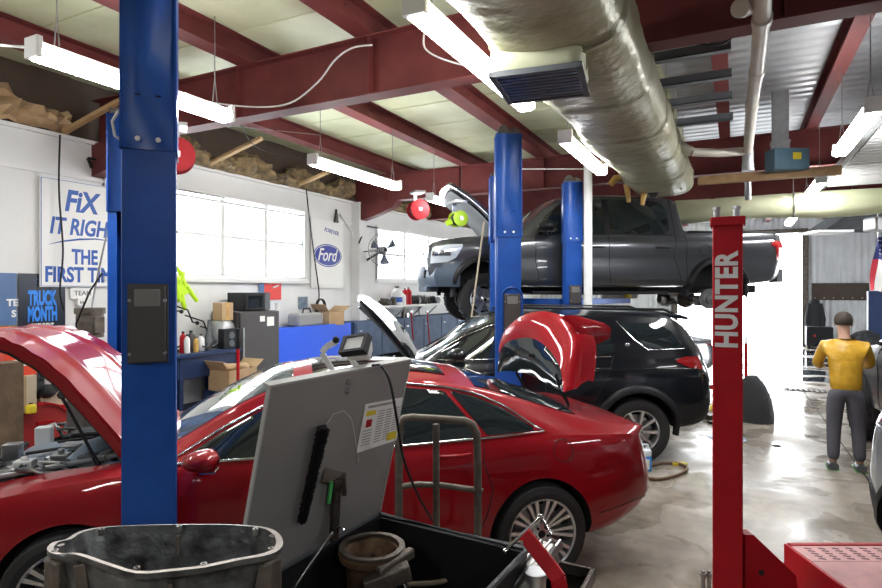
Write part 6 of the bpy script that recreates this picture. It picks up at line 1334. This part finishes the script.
for k, (px, lb) in enumerate(((411, 'left red hand tool leaning under the wall shelf'), (427, 'right red hand tool leaning under the wall shelf'))):
    a = WX(px, 312, -6.8); b = WX(px+5, 345, -6.7); b.z = 0; t = thing('red_tool', lb, 'tool', b); m = MB(); m.cyl((0, 0, 0), a-b, .016, 8); m.build('shaft', 'lift_red', t); m = MB(); m.bar(a-b+Vector((0, -.05, 0)), a-b+Vector((0, .05, .03)), .03, .04); m.build('head', 'steel', t)
# hose reels under the second rafter
def reel(px, py, d, mt, lb, r=.26, z=1.):
    c = P(px, py, d); t = thing('hose_reel', lb, 'hose reel', c, TH+R(25)); T_ = Matrix.Rotation(R(90), 4, 'X')
    for s_ in (-1, 1): m = MB(); m.lathe([(.001, s_*.09), (r, s_*.09), (r, s_*.105), (.001, s_*.12)], 28, T_); m.build('flange', mt, t, smooth=30)
    m = MB(); m.lathe([(r*.75, -.085), (r*.85, 0), (r*.75, .085)], 24, T_); m.build('hose_coil', 'black_plastic', t)
    m = MB(); m.box((-.03, -.13, -.03), (.03, .13, .03)); m.box((-.03, .12, -.03), (.03, .15, r+.18)); m.box((-.1, -.12, r+.12), (.1, .15, r+.16)); m.build('mount', 'steel', t)
    return t
reel(418, 210, 10.5, 'reel_red', 'red hose reel hung below the second rafter', .18)
reel(177, 156, 6.2, 'reel_red', 'red hose reel edge showing right of the nearest blue post', .18)
r_ = reel(458, 219, 8.95, 'lime', 'lime green and black reel left of the raised pickup hood', .12)
m = MB(); m.bar(P(446, 224, 8.9), P(452, 221, 8.9), .03, .08); o = m.build('green_tab', 'lime'); center(o); tag(o, 'lime green pull tab beside the small reel', 'tab')
# ================================================================== AROUND THE FLOOR
# far wall: brown board, hanging coats, flag
p0, p1 = WY(808, 300, YF-.05), WY(869, 283, YF-.05)
t = thing('brown_board', 'dark brown board mounted on the corrugated far wall', 'board', ((p0.x+p1.x)/2, YF-.06, p0.z)); L = p1.x-p0.x; m = MB(); m.box((-L/2, -.04, 0), (L/2, .04, p1.z-p0.z)); m.build('panel', 'brown_board', t, bevel=.01)
m = MB()
for k in range(6): m.cyl((-L/2+.2+k*(L-.4)/5, -.12, .08), (-L/2+.2+k*(L-.4)/5, -.04, .08), .02, 8)
m.build('pegs', 'steel', t)
for px, py, hh, mt, lb in ((815, 326, 1.5, 'dark_cloth', 'black coat hanging below the brown board'),):
    p = WY(px, 300, YF-.2); t = thing('hanging_coat', lb, 'coat', (p.x, YF-.22, p.z-hh)); G = [[Vector(((.12+.14*math.sin(min(1, k/3)*1.4))*math.cos(a_)*(1-.04*k), .10*math.sin(a_), hh-k*hh/8)) for a_ in [2*math.pi*i/16 for i in range(17)]] for k in range(9)]; m = MB(); m.grid(G); m.build('body', mt, t, smooth=70)
    for s_ in (-1, 1): m = MB(); m.tube([(s_*.16, 0, hh-.12), (s_*.26, -.02, hh*.55), (s_*.24, -.02, hh*.3)], [.07, .06, .05], 8); m.build('sleeve', mt, t)
p = WY(818, 345, YF-.6); t = thing('black_cabinet', 'low black cart with a small red lamp by the far wall', 'cart', (p.x, YF-.8, 0)); m = MB(); m.box((-.38, -.3, .1), (.38, .3, .75)); m.build('body', 'black_plastic', t, bevel=.02); m = MB(); m.sphere((-.15, -.31, .45), .05, 8); m.build('red_lamp', 'red_lens', t)
for x in (-.3, .3): m = MB(); m.cyl((x, -.25, .06), (x, .3, .06), .06, 12); m.build('castor', 'tyre', t)
# flag hanging high at the right
p = P(878, 291, 13.0); t = thing('flag', 'striped flag hanging at the right edge above the dark pickup', 'flag', p, TH)
ztop = P(878, 237, 13.0).z-p.z
G = [[Vector((-.16+.12*j+.0*k, .06*math.sin(j*1.5+k*.4), ztop*k/12-.0+.03*math.sin(j*2)*(1-k/12))) for j in range(9)] for k in range(13)]
for k in range(13):
    for j in range(9): G[k][j].x *= (1-.75*(k/12)**1.5)
m = MB()
for j in range(8):
    m.mat([0, 1][j % 2] if j > 0 else 0)
    m.grid([[r[j], r[j+1]] for r in G[:8]])
m.build('stripes', ['flag_red', 'white_paper'], t, smooth=60)
m = MB(); m.grid(G[7:]); m.build('star_field', 'flag_blue', t, smooth=60)
m = MB()
for k in range(14): v = G[8+(k % 4)][1+(k*3) % 7]; m.sphere(v+Vector((0, -.02, .02)), .014, 5)
m.build('stars', 'white_paper', t)
m = MB(); m.cyl((0, 0, ztop), (0, 0, 4.6-p.z), .012, 8); m.build('cord', 'steel', t)
p = P(878, 320, 13.6); t = thing('blue_column', 'dark blue lift column below the flag at the right edge', 'vehicle lift', (p.x, p.y, 0), TH-R(30)); zt_ = P(878, 291, 13.6).z; m = MB(); m.box((-.2, -.15, 0), (.2, .15, zt_)); m.build('column', 'navy', t, bevel=.01); m = MB(); m.box((-.3, -.3, 0), (.3, .3, .02)); m.build('base_plate', 'navy', t)
# coiled hose, tools and tyre cover behind the black car
c = PH(752, 420, 0)
t = thing('seat_shell', 'dark grey rounded seat shell lying behind the red lettered post', 'seat', c, TH+R(20))
zt_ = .68
G = [[Vector(((.26-.17*(k/8)**2)*math.cos(a_)*(1+.0*k), (.33-.0*k)*math.sin(a_)*math.sqrt(max(.02, 1-(k/8)**2.2)), zt_*k/8)) for a_ in [2*math.pi*i/24 for i in range(25)]] for k in range(9)]
m = MB(); m.grid(G); m.add(G[-1][:-1], [tuple(range(24))]); m.add(G[0][:-1], [tuple(range(24))]); m.build('shell', 'dark_cloth', t, smooth=60, fix=True)
ps = [PH(646, 478, .02), PH(660, 479, .02), PH(677, 475, .02), PH(687, 469, .02), PH(680, 464, .02), PH(664, 463, .02), PH(650, 466, .02), PH(640, 470, .02)]
cable('floor_hose', ps, .018, 'brown rubber hose curled on the floor behind the red car', 'rusty', 'hose')
c = PH(642, 470, 0); t = thing('washer_fluid_jug', 'blue washer fluid jug with a white label behind the red car bumper', 'jug', (c.x, c.y, 0), TH)
m = MB(); m.box((-.09, -.07, 0), (.09, .07, .17)); m.build('lower_body', 'jug_blue', t, bevel=.02, seg=3); m = MB(); m.box((-.088, -.068, .16), (.088, .068, .24)); m.build('upper_body', mat('milky', (.75, .80, .85), .3), t, bevel=.02, seg=3)
m = MB(); m.cyl((-.03, 0, .24), (-.03, 0, .29), .025, 12); m.build('cap', 'white_metal', t); m = MB(); m.box((-.06, -.072, .03), (.06, -.070, .14)); m.build('label', 'white_paper', t)
m = MB(); m.tube([(.0, 0, .235), (.01, 0, .285), (.06, 0, .285), (.07, 0, .235)], .012, 8); m.build('handle', 'milky', t)
for k, (px, py, mt, sz, lb) in enumerate(((680, 465, 'yellow', (.09, .03, .03), 'yellow plastic cap lying by the curled hose'), (711, 409, 'yellow', (.20, .06, .07), 'yellow tool just left of the red lettered post'), (696, 416, 'lift_red', (.04, .04, .10), 'tiny red bottle among the tools behind the black car'), (690, 420, 'black_plastic', (.16, .08, .08), 'left black tool lump on the floor behind the black car'), (702, 417, 'greasy_metal', (.22, .09, .07), 'middle greasy tool on the floor behind the black car'), (714, 424, 'black_plastic', (.10, .06, .04), 'small black tool nearest the lettered post foot'), (776, 446, 'black_inner', (.05, .03, .01), 'tiny dark scrap alone in the middle of the floor'))):
    p = PH(px, py, 0); m = MB(); m.box((-sz[0], -sz[1], 0), (sz[0]*.6, sz[1], sz[2])); m.cyl((sz[0]*.5, 0, sz[2]*.5), (sz[0], 0, sz[2]*.5), sz[2]*.4, 8); o = m.build('floor_tool', mt, bevel=.006); o.location = p; o.rotation_euler.z = TH+k*.5; tag(o, lb, 'tool')
p = PH(727, 438, 0); m = MB(); m.lathe([(.001, .012), (.20, .010), (.235, .004), (.235, .0)], 32); o = m.build('turn_plate', mat('pale_blue', (.45, .55, .75), .3, .3), smooth=40); o.location = (p.x, p.y, 0); tag(o, 'pale blue round turn plate on the floor behind the lettered post', 'plate')
p = PH(746, 395, 0); m = MB(); 
t = thing('thin_red_stand', 'thin red pole stand beside the bright doorway', 'stand', (p.x, p.y, 0)); zt_ = WY(746, 292, p.y).z; m = MB(); m.cyl((0, 0, 0), (0, 0, zt_*.5), .03, 8); m.build('pole', 'lift_red', t); m = MB(); m.cyl((0, 0, zt_*.5), (0, 0, zt_), .018, 8); m.build('upper_pole', 'steel', t); m = MB(); m.box((-.2, -.2, 0), (.2, .2, .02)); m.build('foot', 'lift_red', t)
t = thing('red_floor_rail', 'low red lift arm on the floor between the black car and the lettered post', 'lift arm', PH(712, 396, .0)); m = MB(); m.bar((-.8, -.3, .16), (.8, .4, .16), .1, .08); m.build('rail', 'lift_red', t, bevel=.01); m = MB(); m.box((-.7, -.35, 0), (-.5, -.15, .12)); m.box((.5, .2, 0), (.7, .4, .12)); m.build('foot', 'black_plastic', t)
# small thing seen on the ceiling: orange lift sensor? bolts at the rack foot
for k, (px, lb) in enumerate(((703, 'left steel stud at the foot of the lettered post'), (709, 'right steel stud at the foot of the lettered post'))):
    p = PH(px, 580, .12); m = MB(); m.cyl((0, 0, 0), (0, 0, .18), .012, 8); m.cyl((0, 0, .14), (0, 0, .165), .02, 6); o = m.build('anchor_stud', 'steel'); o.location = (p.x, p.y, .0); tag(o, lb, 'stud')
# ------------------------------------------------------------------ the mechanic beside the right-hand pickup
def skin(name, pts, edges, rad, mt, parent, sub=2):
    me = bpy.data.meshes.new(name); me.from_pydata(pts, edges, []); o = bpy.data.objects.new(name, me); C.objects.link(o)
    s = o.modifiers.new('s', 'SKIN'); d = me.skin_vertices[0].data
    for k, r in enumerate(rad): d[k].radius = (r, r) if not isinstance(r, tuple) else r
    d[0].use_root = True
    u = o.modifiers.new('u', 'SUBSURF'); u.levels = sub; u.render_levels = sub
    dg = bpy.context.evaluated_depsgraph_get(); dg.update(); m2 = bpy.data.meshes.new_from_object(o.evaluated_get(dg)); bpy.data.objects.remove(o); m2.name = name
    m2.materials.clear(); m2.materials.append(M(mt))
    for f in m2.polygons: f.use_smooth = True
    n = bpy.data.objects.new(name, m2); C.objects.link(n); n.parent = parent; return n
mat('skin', (.50, .30, .21), .5); mat('trousers', (.10, .10, .12), .8, bump=.3, bscale=20); mat('hair', (.05, .035, .025), .7)
p = PH(846, 470, 0)
t = thing('person', 'person in a yellow orange jacket and dark trousers leaning over the right-hand pickup fender', 'person', (p.x, p.y, 0), TH+R(-28))
# local +y faces the pickup, bent slightly forward
bd = [(0,0,.90), (0,.01,1.02), (0,.05,1.18), (0,.10,1.33), (0,.13,1.42), (0,.17,1.50), (0,.20,1.58), (0,.21,1.66),
      (-.09,0,.86), (-.11,.03,.48), (-.12,-.02,.09), (-.13,.12,.04), (.09,0,.86), (.12,.06,.48), (.13,.02,.09), (.14,.16,.04),
      (-.19,.12,1.37), (-.25,.24,1.15), (-.20,.44,1.10), (-.18,.52,1.09), (.19,.12,1.37), (.26,.24,1.16), (.20,.45,1.12), (.18,.53,1.11)]
ed = [(0,1),(1,2),(2,3),(3,4),(4,5),(5,6),(6,7),(0,8),(8,9),(9,10),(10,11),(0,12),(12,13),(13,14),(14,15),(3,16),(16,17),(17,18),(18,19),(3,20),(20,21),(21,22),(22,23)]
rd_ = [(.12,.085),(.115,.08),(.125,.085),(.12,.08),(.062,.062),(.055,.06),(.078,.095),(.065,.075),.085,.058,.04,(.04,.03),.085,.058,.04,(.04,.03),.045,.040,.03,.028,.045,.040,.03,.028]
skin('body', bd, ed, rd_, 'skin', t)
skin('jacket', [(0,0,.80)]+bd[1:4]+[(0,.125,1.44)]+[bd[16], bd[17], bd[18], bd[20], bd[21], bd[22]], [(0,1),(1,2),(2,3),(3,4),(3,5),(5,6),(6,7),(3,8),(8,9),(9,10)], [(.17,.13),(.165,.125),(.175,.13),(.18,.13),(.085,.085),.072,.058,.045,.072,.058,.045], 'yellow_vinyl', t)
skin('trousers', [(0,0,1.02), (0,0,.88)]+[bd[8], bd[9], bd[10], bd[12], bd[13], bd[14]], [(0,1),(1,2),(2,3),(3,4),(1,5),(5,6),(6,7)], [(.165,.125),(.165,.13),.105,.078,.062,.105,.078,.062], 'trousers', t)
for x, y in ((-.125, .04), (.135, .08)):
    m = MB(); G = [[Vector((x+(.05+.012*math.sin(k*.6))*math.cos(a_)*(1 if k < 7 else .7), y-.13+.035*k, .035+(.05-.003*k)*math.sin(a_) if math.sin(a_) > 0 else .035+.03*math.sin(a_))) for a_ in [2*math.pi*i/14 for i in range(15)]] for k in range(9)]
    m.grid(G); m.add(G[0][:-1], [tuple(range(14))]); m.add(G[-1][:-1], [tuple(range(14))]); s_ = m.build('shoe', 'grey_plastic', t, smooth=60, fix=True); m = MB(); m.box((x-.055, y-.13, 0), (x+.055, y+.16, .018)); m.build('sole', mat('green_sole', (.12, .50, .10), .5), s_, bevel=.008)
m = MB(); m.sphere((0, .195, 1.655), .098, 12, (.95, 1.1, 1.05)); hr = m.build('hair', 'hair', t, smooth=80)
bm = bmesh.new(); bm.from_mesh(hr.data); bmesh.ops.delete(bm, geom=[v for v in bm.verts if v.co.z < 1.60 or (v.co.y > .24 and v.co.z < 1.69)], context='VERTS'); bm.to_mesh(hr.data); bm.free()
for s_ in (-1, 1):
    m = MB(); m.sphere((s_*.032, .292, 1.625), .012, 7); m.build('eye', 'white_metal', t); m = MB(); m.sphere((s_*.082, .20, 1.61), .022, 7, (.4, .8, 1.2)); m.build('ear', 'skin', t)
m = MB(); m.prism([(-.014, 0), (.014, 0), (0, .05)], .285, .318, Matrix(((1,0,0,0),(0,0,1,0),(0,1,0,1.575),(0,0,0,1)))); m.build('nose', 'skin', t, fix=True, bevel=.004)
m = MB(); m.tube([(-.025, .287, 1.555), (0, .293, 1.552), (.025, .287, 1.555)], .006, 6); m.build('mouth', mat('lip', (.40, .14, .12), .5), t)
for s_, w_ in ((-1, bd[19]), (1, bd[23])):
    x, y, z = w_; pts = [(x, y, z), (x-s_*.0, y+.045, z-.005)]; eg = [(0, 1)]; rr = [(.026, .018), (.034, .016)]
    for f in range(4):
        ox = (f-1.5)*.019; L = (.062, .072, .068, .052)[f]; i0 = len(pts); pts += [(x+ox, y+.075, z-.004), (x+ox*1.15, y+.075+L*.5, z-.014), (x+ox*1.2, y+.075+L*.85, z-.040)]; eg += [(1, i0), (i0, i0+1), (i0+1, i0+2)]; rr += [.0095, .0088, .0075]
    i0 = len(pts); pts += [(x-s_*.035, y+.03, z-.008), (x-s_*.052, y+.062, z-.020)]; eg += [(0, i0), (i0, i0+1)]; rr += [.011, .009]
    skin('hand', pts, eg, rr, 'skin', t)

p = P(846, 231, 14.0); t = thing('unit_heater', 'black angular unit heater hanging by the roof before the far wall', 'heater', (p.x, p.y, p.z), TH)
m = MB(); m.prism([(-.75, 0), (.8, 0), (.8, .42), (-.1, .42)], -.4, .4, Matrix(((1,0,0,0),(0,0,1,0),(0,1,0,0),(0,0,0,1)))); m.build('case', 'black_plastic', t, fix=True, bevel=.01)
m = MB(); m.box((-.9, -.42, -.06), (-.1, .42, -.01)); m.build('light_strip', 'white_metal', t)
for x in (-.1, .6): m = MB(); m.cyl((x, 0, .4), (x, 0, RT-p.z), .012, 6); m.build('hanger', 'steel', t)
p = P(878, 222, 12.5); t = thing('hanging_box', 'pale round ended box hanging at the right edge below the crosswise duct', 'box', (p.x, p.y, p.z-.2), TH); m = MB(); m.box((-.2, -.2, 0), (.2, .2, .3)); m.build('case', 'galv', t, bevel=.05, seg=3); m = MB(); m.cyl((0, 0, .3), (0, 0, RT-p.z+.2), .012, 6); m.build('hanger', 'steel', t)
# ================================================================== CAMERA AND LIGHT
cam = bpy.data.cameras.new('camera'); co = bpy.data.objects.new('camera', cam); C.objects.link(co)
cam.sensor_width = 36; cam.lens = 36*F/882; cam.clip_start = .05; cam.clip_end = 200; cam.shift_y = -4/882
co.location = (0, 0, HC); co.rotation_euler = (R(90), 0, TH); bpy.context.scene.camera = co
w = bpy.data.worlds.new('sky'); bpy.context.scene.world = w; w.use_nodes = True
bg = w.node_tree.nodes['Background']; bg.inputs[0].default_value = (.93, .97, 1, 1); bg.inputs[1].default_value = 9.0
vs = bpy.context.scene.view_settings; vs.view_transform = 'Standard'; vs.look = 'None'; vs.gamma = 1; vs.exposure = 0.62; vs.use_curve_mapping = False
